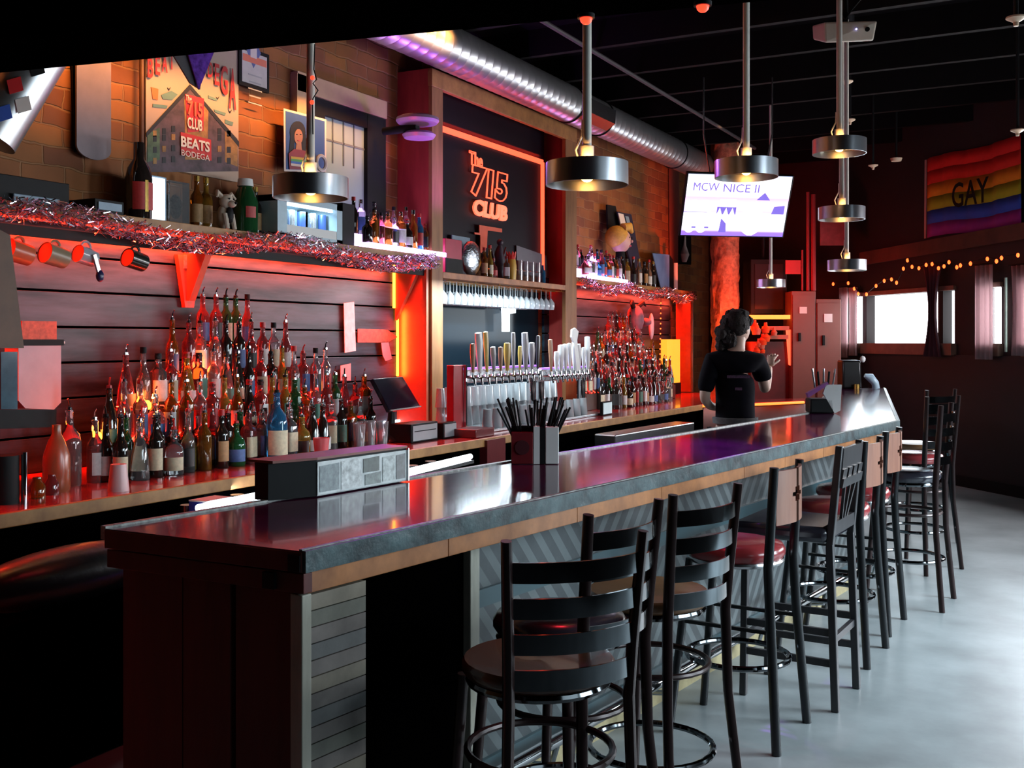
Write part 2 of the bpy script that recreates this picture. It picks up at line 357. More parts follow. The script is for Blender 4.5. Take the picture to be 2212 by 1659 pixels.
# ---------------------------------------------------------------- the bar
FN, FF, BN, BB = PZ(653, 1191, ZB), PZ(1940, 909, ZB), PZ(228, 1142, ZB), PZ(1748, 893, ZB)
OF, IF = PZ(1911, 838, ZB), PZ(1803, 838, ZB)
ba = (FF - FN).normalized(); bn = V((-ba.y, ba.x, 0)); BL = (FF - FN).length
def BP(t, s, z=0): p = FN + ba * t + bn * s; return V((p.x, p.y, z))
bar = thing('bar', 'long lacquered bar with slate edge and diagonal plank front', 'bar', BP(BL / 2, .3))
top = [FN, FF, OF, IF, BB, BN]
MB().prism([V((p.x, p.y, ZB - .05)) for p in top], (0, 0, .05)).build('bar_top', m_bartop, bar, smooth=False)
def strip(P, z0, z1, w, out):
    b = MB()
    for p, q in zip(P, P[1:]):
        d = (q - p).normalized(); n = V((d.y, -d.x, 0)) * out
        for s in [0]:
            a_ = [p - d * 0, q, q + n * w, p + n * w]
            b.hexa([V((k.x, k.y, z0)) for k in a_] + [V((k.x, k.y, z1)) for k in a_])
    return b
e = strip([FN, FN.lerp(FF, .22), FN.lerp(FF, .5), FN.lerp(FF, .8), FF, OF], ZB - .052, ZB + .001, .012, 1).build('slate_edge', m_slate, bar, smooth=False)
strip([FN, FF, OF], ZB + .0005, ZB + .004, -.012, 1).build('front_rim_highlight', m_rim, bar, smooth=False)
strip([BN, BB, IF], ZB - .03, ZB + .006, .022, -1).build('back_rim_highlight', m_rim, bar, smooth=False)
b = MB(); LB = 0; i = 0
fa = [(FN + bn * .012, FF + bn * .012 + ba * 0)]
t_ = 0.03
while t_ < BL - .02:
    l = [.55, .7, .62, .8, .5][i % 5]; t2 = min(BL - .01, t_ + l)
    b.hexa([BP(t_, .012, ZB - .11), BP(t2 - .002, .012, ZB - .11), BP(t2 - .002, .04, ZB - .11), BP(t_, .04, ZB - .11), BP(t_, .012, ZB - .052), BP(t2 - .002, .012, ZB - .052), BP(t2 - .002, .04, ZB - .052), BP(t_, .04, ZB - .052)])
    t_ = t2; i += 1
dO = (OF - FF).normalized(); nO = V((-dO.y, dO.x, 0))
b.hexa([FF + nO * .012 - V((0, 0, .11)), OF + nO * .012 - V((0, 0, .11)), OF + nO * .04 - V((0, 0, .11)), FF + nO * .04 - V((0, 0, .11)), FF + nO * .012 - V((0, 0, .052)), OF + nO * .012 - V((0, 0, .052)), OF + nO * .04 - V((0, 0, .052)), FF + nO * .04 - V((0, 0, .052))])
b.build('pine_apron', m_apron, bar, smooth=False, bev=.002)
W = (BN - FN).length
# near end: dark red boards with two dark notches, and apron block
ne = (BN - FN).normalized()
def EP(s, t, z): p = FN + ne * s + ba * t; return V((p.x, p.y, z))
b = MB()
for z0, z1, t in ((ZB - .052, ZB - .003, -.004), (ZB - .105, ZB - .056, .004)):
    b.hexa([EP(.0, t, z0), EP(W, t, z0), EP(W, t + .03, z0), EP(.0, t + .03, z0), EP(.0, t, z1), EP(W, t, z1), EP(W, t + .03, z1), EP(.0, t + .03, z1)])
b.build('end_apron', m_dkred, bar, smooth=False, bev=.002)
for s_, z_ in ((.02, ZB - .03), (.10, ZB - .08)):
    c = EP(s_, -.002, z_); MB().bar(c - ne * .018, c + ne * .018, .012, .04).build('end_notch', m_black, bar, smooth=False)
b = MB()
for k, (q0, q1) in enumerate(((.035, .24), (.26, .42), (.425, W - .03))):
    b.hexa([EP(q0, .03, 0), EP(q1, .03, 0), EP(q1, .05, 0), EP(q0, .05, 0), EP(q0, .03, ZB - .105), EP(q1, .03, ZB - .105), EP(q1, .05, ZB - .105), EP(q0, .05, ZB - .105)])
b.build('end_panel', m_dkred, bar, smooth=False)
# pedestal with horizontal slats at the near corner, pale corner post
pt0, pt1 = .035, .235
MB().hexa([BP(pt0 - .028, .008, 0), BP(pt0 + .004, .008, 0), BP(pt0 + .004, .05, 0), BP(pt0 - .028, .05, 0), BP(pt0 - .028, .008, ZB - .11), BP(pt0 + .004, .008, ZB - .11), BP(pt0 + .004, .05, ZB - .11), BP(pt0 - .028, .05, ZB - .11)]).build('corner_post', m_trim, bar, smooth=False, bev=.003)
SL = [mat('slat_green', (.21, .20, .16), .5, var=.5, scale=7, bump=.2), mat('slat_grey', (.24, .20, .18), .5, var=.5, scale=6, bump=.2), mat('slat_blue', (.17, .165, .16), .5, var=.5, scale=8, bump=.2), mat('slat_tan', (.30, .25, .19), .5, var=.4, scale=7, bump=.2)]
b = MB(); z = ZB - .115; k = 0; rk = [3, 0, 1, 2, 1, 3, 1, 2, 1, 0, 1, 3]
while z > .02:
    h = .041; b.mi = rk[k % 12]
    b.hexa([BP(pt0 + .005, .012, z - h + .003), BP(pt1, .012, z - h + .003), BP(pt1, .03, z - h + .003), BP(pt0 + .005, .03, z - h + .003), BP(pt0 + .005, .012, z), BP(pt1, .012, z), BP(pt1, .03, z), BP(pt0 + .005, .03, z)])
    z -= h; k += 1
b.build('slat_panel', SL, bar, smooth=False)
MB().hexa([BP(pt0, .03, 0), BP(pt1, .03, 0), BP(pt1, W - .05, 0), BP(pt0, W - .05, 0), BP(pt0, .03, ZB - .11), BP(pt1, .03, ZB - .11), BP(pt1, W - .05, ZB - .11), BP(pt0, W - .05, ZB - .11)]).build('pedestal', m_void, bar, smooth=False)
SB = .27
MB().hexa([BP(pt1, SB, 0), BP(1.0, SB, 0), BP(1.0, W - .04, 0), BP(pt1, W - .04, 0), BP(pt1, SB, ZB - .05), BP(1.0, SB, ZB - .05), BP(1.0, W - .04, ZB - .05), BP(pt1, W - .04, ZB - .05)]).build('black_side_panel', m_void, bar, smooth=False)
tp = 1.0
MB().hexa([BP(tp - .02, SB - .03, 0), BP(tp + .03, SB - .03, 0), BP(tp + .03, SB + .02, 0), BP(tp - .02, SB + .02, 0), BP(tp - .02, SB - .03, ZB - .05), BP(tp + .03, SB - .03, ZB - .05), BP(tp + .03, SB + .02, ZB - .05), BP(tp - .02, SB + .02, ZB - .05)]).build('front_post', m_trim, bar, smooth=False, bev=.003)
# diagonal planks, upper and lower field, rails between
def diag(t0, t1, z0, z1, name):
    ax1 = ba * .71 + V((0, 0, -.71)); ax2 = ba * .71 + V((0, 0, .71))
    b = MB(); b.hexa([BP(t0, SB, z0), BP(t1, SB, z0), BP(t1, SB + .03, z0), BP(t0, SB + .03, z0), BP(t0, SB, z1), BP(t1, SB, z1), BP(t1, SB + .03, z1), BP(t0, SB + .03, z1)])
    return b.build(name, m_diag, bar, smooth=False)
def diagmat():
    m = mat('diagonal_plank_front', (.12, .135, .14), .42, var=.5, scale=8, bump=.1); nt = m.node_tree; N = nt.nodes; L = nt.links
    g = N.new('ShaderNodeNewGeometry'); cb = N.new('ShaderNodeCombineXYZ'); sep = N.new('ShaderNodeSeparateXYZ'); L.new(g.outputs['Position'], sep.inputs[0])
    d = N.new('ShaderNodeVectorMath'); d.operation = 'DOT_PRODUCT'; d.inputs[1].default_value = ba; L.new(g.outputs['Position'], d.inputs[0])
    o_ = N.new('ShaderNodeMath'); o_.operation = 'SUBTRACT'; o_.inputs[1].default_value = FN.dot(ba) + 1.0; L.new(d.outputs['Value'], o_.inputs[0])
    pg = N.new('ShaderNodeMath'); pg.operation = 'PINGPONG'; pg.inputs[1].default_value = .72; L.new(o_.outputs[0], pg.inputs[0])
    ml = N.new('ShaderNodeMath'); ml.operation = 'MULTIPLY_ADD'; ml.inputs[1].default_value = 1.15; L.new(pg.outputs[0], ml.inputs[0]); L.new(sep.outputs['Z'], ml.inputs[2])
    L.new(ml.outputs[0], cb.inputs[1])
    br = N.new('ShaderNodeTexBrick'); L.new(cb.outputs[0], br.inputs['Vector'])
    br.inputs['Color1'].default_value = (.125, .142, .148, 1); br.inputs['Color2'].default_value = (.10, .117, .122, 1); br.inputs['Mortar'].default_value = (.02, .025, .03, 1)
    br.inputs['Scale'].default_value = 1; br.inputs['Brick Width'].default_value = 3; br.inputs['Row Height'].default_value = .06; br.inputs['Mortar Size'].default_value = .003
    b = N['Principled BSDF']; old = b.inputs['Base Color'].links[0].from_socket; mx = N.new('ShaderNodeMixRGB'); mx.blend_type = 'MIX'; mx.inputs[0].default_value = .35
    L.new(br.outputs['Color'], mx.inputs[1]); L.new(old, mx.inputs[2]); L.new(mx.outputs[0], b.inputs['Base Color'])
    return m
m_diag = diagmat()
diag(tp, BL - .05, .74, ZB - .05, 'upper_plank_field'); diag(tp, BL - .05, .16, .68, 'lower_plank_field')
for z0, z1, nm in ((.68, .74, 'middle_rail'), (.10, .16, 'bottom_rail'), (0, .10, 'toe_board')):
    MB().hexa([BP(tp, SB - .015, z0), BP(BL - .05, SB - .015, z0), BP(BL - .05, SB + .03, z0), BP(tp, SB + .03, z0), BP(tp, SB - .015, z1), BP(BL - .05, SB - .015, z1), BP(BL - .05, SB + .03, z1), BP(tp, SB + .03, z1)]).build(nm, m_teal if z1 > .1 else mat('straw_toe_board', (.45, .36, .2), .5, var=.4), bar, smooth=False)
MB().hexa([BP(tp, SB + .03, 0), BP(BL - .05, SB + .03, 0), BP(BL - .05, W - .04, 0), BP(tp, W - .04, 0), BP(tp, SB + .03, ZB - .05), BP(BL - .05, SB + .03, ZB - .05), BP(BL - .05, W - .04, ZB - .05), BP(tp, W - .04, ZB - .05)]).build('bar_carcass', m_black, bar, smooth=False)
b = MB(); q = [FF + nO * .28 - ba * .05, OF + nO * .28, IF + nO * -.04, BB - bn * .04]; b.prism([V((p.x, p.y, 0)) for p in q], (0, 0, ZB - .05)); b.build('far_wing_body', m_teal, bar, smooth=False)
b = MB(); b.tube([BP(tp - .1, SB - .16, .19), BP(BL - .1, SB - .16, .19)], .022, 12); b.build('foot_rail', m_chrome, bar)
for k in range(5):
    tt = 1.3 + k * .93
    MB().tube([BP(tt, SB - .16, .17), BP(tt, SB - .14, .1), BP(tt, SB - .02, .08)], .012, 8).build('rail_bracket', m_steel, bar)
# ---------------------------------------------------------------- stools
def seat_round(parent, m, z, r=.20, th=.05, name='seat', cushion=False):
    if cushion: prof = [(1e-5, z), (r * .93, z), (r, z + th * .35), (r, z + th * .6), (r * .94, z + th * .92), (r * .7, z + th * 1.1), (1e-5, z + th * 1.15)]
    else: prof = [(1e-5, z), (r * .95, z), (r, z + th * .3), (r, z + th * .8), (r * .97, z + th), (r * .6, z + th * .86), (1e-5, z + th * .8)]
    return MB().lathe(prof, 32).build(name, m, parent, sharp=.9)
def ladder(o, seatm, framem=m_bronze, slatm=m_slatm, sz=.735, cushion=False, topz=1.12):
    for s in (-1, 1):
        MB().tube([(s * .20, -.235, 0), (s * .165, -.195, .45), (s * .158, -.19, sz - .02), (s * .163, -.20, sz + .12), (s * .178, -.225, topz)], [.0165, .017, .018, .018, .016], 10, flat=(1, .8)).build('rear_leg', framem, o)
        MB().tube([(s * .185, .20, 0), (s * .15, .15, sz - .03)], [.015, .016], 10).build('front_leg', framem, o)
    for k in range(4):
        z = topz - .075 - k * .085; b = MB(); P = []
        for i in range(17):
            a = i / 16 * 2 - 1; P.append(V((a * (.166 - k * .003), -.222 + k * .008 - .045 * (1 - a * a), z)))
        b.ribbon(P, .048, .006)
        b.build('back_slat', slatm, o, sharp=.5)
    b = MB(); b.torus((0, 0, sz - .012), .175, .012, 28, 8); b.build('seat_frame', slatm, o)
    seat_round(o, seatm, sz, .195, .06 if cushion else .04, cushion=cushion)
    b = MB(); b.torus((0, -.01, .545), .185, .010, 28, 8); b.build('upper_ring', framem, o)
    b = MB(); b.torus((0, -.01, .27), .20, .011, 28, 8); b.build('foot_ring', slatm, o)
def bentback(o, seatm=m_vred):
    sz = .70; tz = 1.09
    for s in (-1, 1):
        MB().tube([(s * .205, -.235, 0), (s * .17, -.20, .5), (s * .165, -.19, sz), (s * .17, -.215, tz)], [.019, .02, .02, .018], 10).build('rear_leg', m_blackm, o)
        MB().tube([(s * .19, .21, 0), (s * .14, .14, sz)], [.017, .018], 10).build('front_leg', m_blackm, o)
    b = MB(); n = 12; pr = []
    for i in range(n + 1):
        a = i / n * 2 - 1; pr.append((a * .165, -.215 - .035 * (1 - a * a)))
    # back board with an oval hand hole, made of strips around the hole
    def zr(a):
        r = 1 - (a / .26) ** 2
        return (.975 - .03 * math.sqrt(r), .975 + .03 * math.sqrt(r)) if r > 0 else None
    for i in range(n):
        (x0, y0), (x1, y1) = pr[i], pr[i + 1]; am = ((i + .5) / n) * 2 - 1; h = zr(am)
        for z0, z1 in ([(.865, tz - .015)] if not h else [(.865, h[0]), (h[1], tz - .015)]):
            b.hexa([(x0, y0 - .007, z0), (x1, y1 - .007, z0), (x1, y1 + .007, z0), (x0, y0 + .007, z0), (x0, y0 - .007, z1), (x1, y1 - .007, z1), (x1, y1 + .007, z1), (x0, y0 + .007, z1)])
    b.build('wooden_back', m_backw, o, sharp=.5)
    MB().torus((0, 0, sz - .005), .185, .012, 28, 8).build('seat_frame', m_steel, o)
    seat_round(o, seatm, sz, .20, .065, cushion=True)
    MB().torus((0, -.01, .30), .205, .012, 28, 8).build('foot_ring', m_slatm, o)
    for s in (-1, 1): MB().bar((s * .165, -.2, .45), (s * .162, .175, .45), .014, .014).build('side_rail', m_blackm, o)
def slatback(o):
    sz = .71; tz = 1.13
    for s in (-1, 1):
        b = MB(); b.bar((s * .18, -.22, 0), (s * .175, -.195, sz), .032, .032, (0, 1, 0)); b.bar((s * .175, -.195, sz - .01), (s * .172, -.235, tz), .03, .03, (0, 1, 0)); b.build('rear_leg', m_dkwood, o, bev=.004)
        b = MB(); b.bar((s * .17, .19, 0), (s * .165, .18, sz), .03, .03, (0, 1, 0)); b.build('front_leg', m_dkwood, o, bev=.004)
        MB().bar((s * .172, -.2, .33), (s * .168, .185, .33), .018, .03).build('side_rail', m_dkwood, o)
        MB().bar((s * .172, -.2, .2), (s * .168, .185, .2), .018, .03).build('side_rail', m_dkwood, o)
    b = MB()
    for x0, x1, z0, z1 in ((-.165, .165, 1.03, 1.12), (-.165, -.10, .99, 1.03), (-.07, -.015, .99, 1.03), (.015, .07, .99, 1.03), (.10, .165, .99, 1.03), (-.165, .165, .95, .99)):
        b.hexa([(x0, -.245, z0), (x1, -.245, z0), (x1, -.228, z0), (x0, -.228, z0), (x0, -.252, z1), (x1, -.252, z1), (x1, -.235, z1), (x0, -.235, z1)])
    b.build('back_panel', m_dkwood, o, smooth=False)
    for k in range(3):
        x = (k - 1) * .035; MB().bar((x, -.205, .79), (x * 2.6, -.235, .96), .016, .012, (0, 1, 0)).build('back_splat', m_dkwood, o)
    MB().bar((-.17, -.205, .775), (.17, -.205, .775), .02, .055).build('lower_back_rail', m_dkwood, o)
    MB().bar((-.17, -.205, .30), (.17, -.205, .30), .02, .03).build('rear_stretcher', m_dkwood, o)
    MB().bar((-.17, .185, .26), (.17, .185, .26), .02, .03).build('front_stretcher', m_dkwood, o)
    b = MB(); b.prism([(-.20, -.19, sz), (.20, -.19, sz), (.235, .23, sz), (-.235, .23, sz)], (0, 0, .07)); b.build('seat', m_vblk, o, bev=.025)
def stool(kind, uc, vc, ru, rv, label, src=None, **kw):
    c = uv(uc, vc); r = uv(ru, rv).normalized(); f = V((-r.y, r.x, 0)); p = c + f * .22
    if src is not None: o = copytree(src); o['label'] = label; o['group'] = 'bar stools along the bar'
    else:
        o = thing('bar_stool', label, 'bar stool', (0, 0, 0), 0, 'bar stools along the bar'); kind(o, **kw)
    o.location = (p.x, p.y, 0); o.rotation_euler = (0, 0, math.atan2(r.y, r.x))
    return o
st1 = stool(ladder, .15, 2.51, .296, .12, 'ladder-back bar stool with round brown wooden seat, closest to the near bar corner', seatm=m_seatw)
st2 = stool(ladder, .31, 2.95, .162, .20, 'ladder-back bar stool with black cushion tucked between the two wood-seated ladder-backs', seatm=m_vblk, cushion=True)
st3 = stool(ladder, .60, 3.30, .213, .22, 'ladder-back bar stool with light brown seat next to the red bentwood stool', seatm=m_seatl)
st4 = stool(bentback, 1.10, 4.235, .2, .33, 'red-cushioned stool with curved wooden back and oval hand hole, nearest of its kind')
st5 = stool(slatback, 1.47, 4.68, .172, .28, 'charcoal wooden bar stool with cut-out back and square black seat')
st6 = stool(bentback, 1.80, 5.30, .198, .326, 'red-cushioned bentwood-back stool just past the charcoal wooden stool', src=st4)
st7 = stool(bentback, 2.10, 5.86, .2, .33, 'red-cushioned bentwood-back stool under the far bar corner', src=st4)
st8 = stool(ladder, 2.585, 6.35, .19, .31, 'tall ladder-back stool with shiny black seat standing at the far bar corner', seatm=m_vblk, topz=1.2, cushion=True)
st9 = stool(ladder, 2.93, 7.25, .30, .20, 'ladder-back stool with red seat beyond the far bar corner', seatm=m_vred, topz=1.2, cushion=True)
st10 = stool(ladder, 3.3, 8.2, .30, .20, 'ladder-back stool with pale wooden seat, farthest of the row', seatm=m_seatl, topz=1.2)

# ---------------------------------------------------------------- pendants
PEN = [(671, 384, 162, 'hanging over the tray of stickers'), (1268, 352, 178, 'hanging over the straw caddy'), (1612, 347, 135, 'hanging just before the TV'), (1813, 302, 113, 'hanging below the white projector'),
       (1818, 448, 98, 'beside the maroon sign'), (1829, 562, 82, 'lowest one near the window curtain'), (1665, 604, 62, 'smallest and farthest one, below the TV')]
m_drum = mat('brushed_drum', (.50, .50, .54), .28, 1.0, var=.25, scale=3)
m_rod = mat('pale_rod', (.62, .56, .50), .4, var=.1)
for i, (px, py, w, wh) in enumerate(PEN):
    v = FP * .30 / w; c = PV(px, py, v); r = .15; h = .082
    t = thing('pendant_lamp', 'brushed metal drum pendant on a long rod, ' + wh, 'pendant lamp', (c.x, c.y, c.z), 0, 'drum pendants over the bar')
    M = Matrix.Translation(c)
    dm = MB().lathe([(r, 0), (r, -h), (r - .004, -h), (r - .004, 0), (r, 0)], 40, M).build('drum', m_drum, t)
    MB().lathe([(r - .006, -h * .55), (.04, -h * .3), (.04, -h * .28), (r - .006, -h * .5)], 40, M).build('reflector', mat('gold_reflector', (.7, .45, .2), .3, .8), dm)
    MB().ball(c + V((0, 0, -h * .55)), .026, 14).build('bulb', E_warm, t)
    MB().tube([c + V((0, 0, -.04)), c + V((0, 0, .06))], .026, 14).build('collar', m_rod, t)
    zt_ = ZCEIL - .02
    MB().tube([c + V((0, 0, .05)), V((c.x, c.y, zt_))], .0165, 12).build('rod', m_rod, t)
    MB().tube([V((c.x, c.y, zt_ - .03)), V((c.x, c.y, zt_ + .01))], .06, 16).build('canopy', m_drum, t)
    MB().tube([c + V((-.03, 0, .0)), c + V((-.045, 0, .05)), c + V((-.02, 0, .10)), c + V((-.018, 0, .16))], .004, 6).build('cord', m_white, t)
    l = bpy.data.lights.new('pendant_glow', 'POINT'); l.energy = 20.0 if i < 3 else 14; l.color = (1, .48, .14); l.shadow_soft_size = .02
    lo = bpy.data.objects.new('pendant_glow', l); COL.objects.link(lo); lo.location = c - V((math.sin(-TH), math.cos(TH), 0)) * .075 + V((0, 0, -.01))
# string of small red bulbs climbing the first rod
c = PV(671, 384, FP * .30 / 162)
t = thing('fairy_light_strand', 'thin dark wire with two glowing red bulbs wound on the first pendant rod', 'string lights', c)
P = [PV(x, y, FP * .30 / 162 - .02) for x, y in ((680, 95), (678, 150), (684, 172), (676, 180), (687, 195), (676, 213), (675, 225), (676, 290))]
MB().tube(P, .0025, 6).build('wire', m_black, t)
for x, y in ((675, 168), (674, 221)): MB().ball(PV(x, y, FP * .30 / 162 - .045), .009, 10).build('bulb', E_red, t)

# ---------------------------------------------------------------- duct
DX, DZ, DR = -4.15, H + 2.19, .168
t = thing('spiral_duct', 'round galvanised spiral duct running below the ceiling along the brick wall', 'duct', (DX, 6, DZ))
Y0, Y1 = 2.7, 13.0
b = MB(); prof = []; y = Y0
while y < Y1: prof += [(DR, y), (DR, y + .10), (DR + .002, y + .105), (DR, y + .11)]; y += .12
M = Matrix.Translation((DX, 0, DZ)) @ Matrix.Rotation(-math.pi / 2, 4, 'X')
b.lathe(prof, 36, M); b.build('pipe', m_duct, t, sharp=.9)
def dY(px): return Yat(px, DX)
g0, g1 = dY(1228), dY(1290)
MB().hexa([(DX + .10, g0, DZ - .14), (DX + .10, g1, DZ - .14), (DX + .19, g1, DZ - .08), (DX + .19, g0, DZ - .08), (DX + .17, g0, DZ + .06), (DX + .17, g1, DZ + .06), (DX + .20, g1, DZ + .05), (DX + .20, g0, DZ + .05)]).build('air_register', m_steel, t, smooth=False)
for y in (g0 - .02, g1 + .02, dY(1455)): MB().torus((0, 0, 0), DR + .004, .009, 30, 6, Matrix.Translation((DX, y, DZ)) @ Matrix.Rotation(math.pi / 2, 4, 'X')).build('clamp_band', m_black, t)
# stickered pipe dropping at the left edge
a_, b_ = PX(90, 110, -4.35), PX(-25, 300, -4.45)
t = thing('sticker_covered_pipe', 'pale blue lit duct elbow covered with stickers at the upper corner', 'duct', b_)
MB().tube([a_, b_], .125, 28).build('pipe', m_duct, t)
dd = (b_ - a_).normalized()
for k, (f, sx_, cm) in enumerate(((.25, -.02, 'black'), (.5, .02, 'red'), (.62, -.05, 'paper'), (.78, .0, 'blue'))):
    q = a_.lerp(b_, f); out = (EYE - q); out = (out - dd * out.dot(dd)).normalized(); sd = dd.cross(out)
    c = q + out * .126 + sd * sx_
    mm = {'black': m_black, 'red': m_red, 'paper': m_paper, 'blue': mat('blue_ink', (.03, .08, .4), .5)}[cm]
    MB().prism([c + sd * .04, c + dd * .05, c - sd * .04, c - dd * .05], out * .003).build('sticker', mm, t, smooth=False)

# ---------------------------------------------------------------- lettered bay: posts, beam, black board, neon
def yb(px): return Yat(px, XF)
zt_ = PX(956, 156, XF).z
t = thing('timber_frame', 'knotty pine post and beam frame around the black neon sign board', 'frame', (XF, (YP1 + YP2) / 2, ZC))
y0, y1 = yb(933), yb(957); y2, y3 = yb(1222), yb(1246)
MB().box((XF - .02, (y0 + y1) / 2, (ZC + zt_ - .14) / 2), (.04, y1 - y0, zt_ - .14 - ZC)).build('post', m_pinez, t, bev=.004)
MB().box((XF - .02, (y2 + y3) / 2, (ZC + zt_ - .14) / 2), (.04, y3 - y2, zt_ - .14 - ZC)).build('post', m_pinez, t, bev=.004)
MB().box((XF - .02, (y0 + y3) / 2, zt_ - .07), (.045, y3 - y0, .14)).build('beam', m_pine, t, bev=.004)
m_dkr2 = mat('maroon_side_board', (.45, .05, .04), .5, kind='woodz', col2=(.25, .02, .02), scale=8, sx=.2)
for y in (y0 + .015, y3 - .015): MB().box(((XF + XW) / 2 - .02, y, (ZC + zt_) / 2), (XF - XW - .02, .03, zt_ - ZC)).build('side_board', m_dkr2, t, smooth=False)
MB().box(((XF + XW) / 2 - .02, (y0 + y3) / 2, zt_ - .012), (XF - XW - .02, y3 - y0, .024)).build('soffit_board', m_dkr2, t, smooth=False)
MB().box((XF - .01, (y0 + y1) / 2, 2.15), (.01, .09, .16)).build('post_sticker', m_paper, t, smooth=False)
XBD = XW + .09
MB().box((XBD - .012, (y1 + y2) / 2, 2.95), (.02, y2 - y1 - .01, 1.5)).build('sign_board', mat('black_board', (.005, .0025, .009), .5, var=.3, spec=.2), t, smooth=False)
# LED outline on the board
def pb(px, py): return PX(px, py, XBD + .012)
L_ = [PX(945, 272, XBD + .012), pb(1172, 353), pb(1173, 560)]
zl = (L_[0].z + L_[1].z) / 2; 
led = thing('led_outline', 'glowing orange red LED strip framing the black board', 'LED strip', (XBD, L_[1].y, zl))
MB().box((XBD + .012, (y1 + L_[1].y) / 2, zl), (.02, L_[1].y - y1, .045)).build('top_strip', E_neon, led, smooth=False)
MB().box((XBD + .012, L_[1].y, (zl + 2.16) / 2), (.02, .045, zl - 2.16)).build('side_strip', E_neon, led, smooth=False)
# the neon sign
sg = thing('neon_sign', 'red neon club sign reading The 715 Club on the black board', 'neon sign', pb(1055, 470))
def tx(nm, s, px, py, size, m, **k): return text(nm, s, size, pb(px, py) + V((.02, 0, 0)), RWALL, m, sg, **k)
wallfit('sign_numbers', '715', 1018, 1096, 366, 430, XBD + .03, E_neon, sg, outline=True, bev=.0075, off=.055, shear=.12)
wallfit('sign_club', 'CLUB', 1022, 1095, 437, 472, XBD + .03, E_neonl, sg, ext=.008, off=.05, shear=.12)
wallfit('sign_the', 'The', 1014, 1042, 330, 358, XBD + .03, E_neon, sg, outline=True, bev=.005)

# ---------------------------------------------------------------- shelves
def shelf(name, ya, yc, z, th, label, xf=XF, m=m_pine):
    t = thing(name, label, 'shelf', (xf, (ya + yc) / 2, z - th))
    MB().box(((xf + XW) / 2, (ya + yc) / 2, z - th / 2), (xf - XW, yc - ya, th)).build('board', m, t, smooth=False, bev=.003)
    return t
ZS = PX(300, PX and 466.5, XF).z; ZS = 2.235
ZM = 2.12
sh1 = shelf('upper_shelf', 1.2, y0 - .002, ZS, .045, 'long pine shelf above the plank wall, edged with tinsel')
b = MB().box((XF - .05, (1.2 + y0) / 2, ZS - .13), (.02, y0 - 1.25, .05)); b.build('valance_board', m_black, sh1, smooth=False)
YB = Yat(480, XF)
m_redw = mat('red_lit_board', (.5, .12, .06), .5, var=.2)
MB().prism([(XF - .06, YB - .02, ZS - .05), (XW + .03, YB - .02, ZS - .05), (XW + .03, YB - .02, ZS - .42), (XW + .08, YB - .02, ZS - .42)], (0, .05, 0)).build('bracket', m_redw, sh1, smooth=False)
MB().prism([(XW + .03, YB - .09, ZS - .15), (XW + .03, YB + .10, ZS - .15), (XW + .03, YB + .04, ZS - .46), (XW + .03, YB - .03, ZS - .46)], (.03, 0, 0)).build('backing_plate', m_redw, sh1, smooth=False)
sh2 = shelf('mirror_shelf', y1 + .002, y2 - .002, ZM, .05, 'short pine shelf below the neon board with glasses hung beneath', m=m_apron)
sh3 = shelf('far_shelf', y3 + .002, YEND, ZS - .02, .045, 'pine shelf beyond the neon sign with a white lit bottle display')
# mirror behind the taps
o = MB().box((XW + .02, (y1 + y2) / 2, 1.5), (.01, y2 - y1 - .02, 1.15)).build('bar_mirror', m_mirror, smooth=False); tag(o, 'dark mirror behind the beer taps below the hung stemware', 'mirror')
# side pilaster boards under the shelves, lit red
for nm, ya, yc, lab in (('red_side_board', y0 - .26, y0 - .003, 'tall red lit timber board beside the near post'),):
    t = thing(nm, lab, 'board', (XF, (ya + yc) / 2, ZC))
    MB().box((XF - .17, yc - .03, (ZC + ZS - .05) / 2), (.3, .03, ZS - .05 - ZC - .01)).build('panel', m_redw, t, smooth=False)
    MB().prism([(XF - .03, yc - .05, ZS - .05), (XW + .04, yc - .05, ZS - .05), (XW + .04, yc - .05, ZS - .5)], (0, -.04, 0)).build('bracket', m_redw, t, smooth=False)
# LED tubes
def ledtube(lab, a, c, m, r=.008):
    o = MB().tube([a, c], r, 8).build('led_strip', m); return tag(o, lab, 'LED strip')
ledtube('red LED strip hidden under the long upper shelf', V((XW + .20, 1.3, ZS - .06)), V((XW + .20, y0 - .1, ZS - .06)), E_red, .006)
YL = Yat(843, XW)
ledtube('glowing amber LED strip, upper length on the plank wall beside the red board', V((XW + .035, YL, 1.83)), V((XW + .035, YL, 2.17)), E_amber, .011)
ledtube('glowing amber LED strip, lower length on the plank wall beside the red board', V((XW + .035, YL + .05, 1.30)), V((XW + .035, YL + .05, 1.82)), E_amber, .011)
ledtube('red LED strip under the far shelf', V((XW + .2, y3 + .1, ZS - .08)), V((XW + .2, YEND - .1, ZS - .08)), E_red, .006)
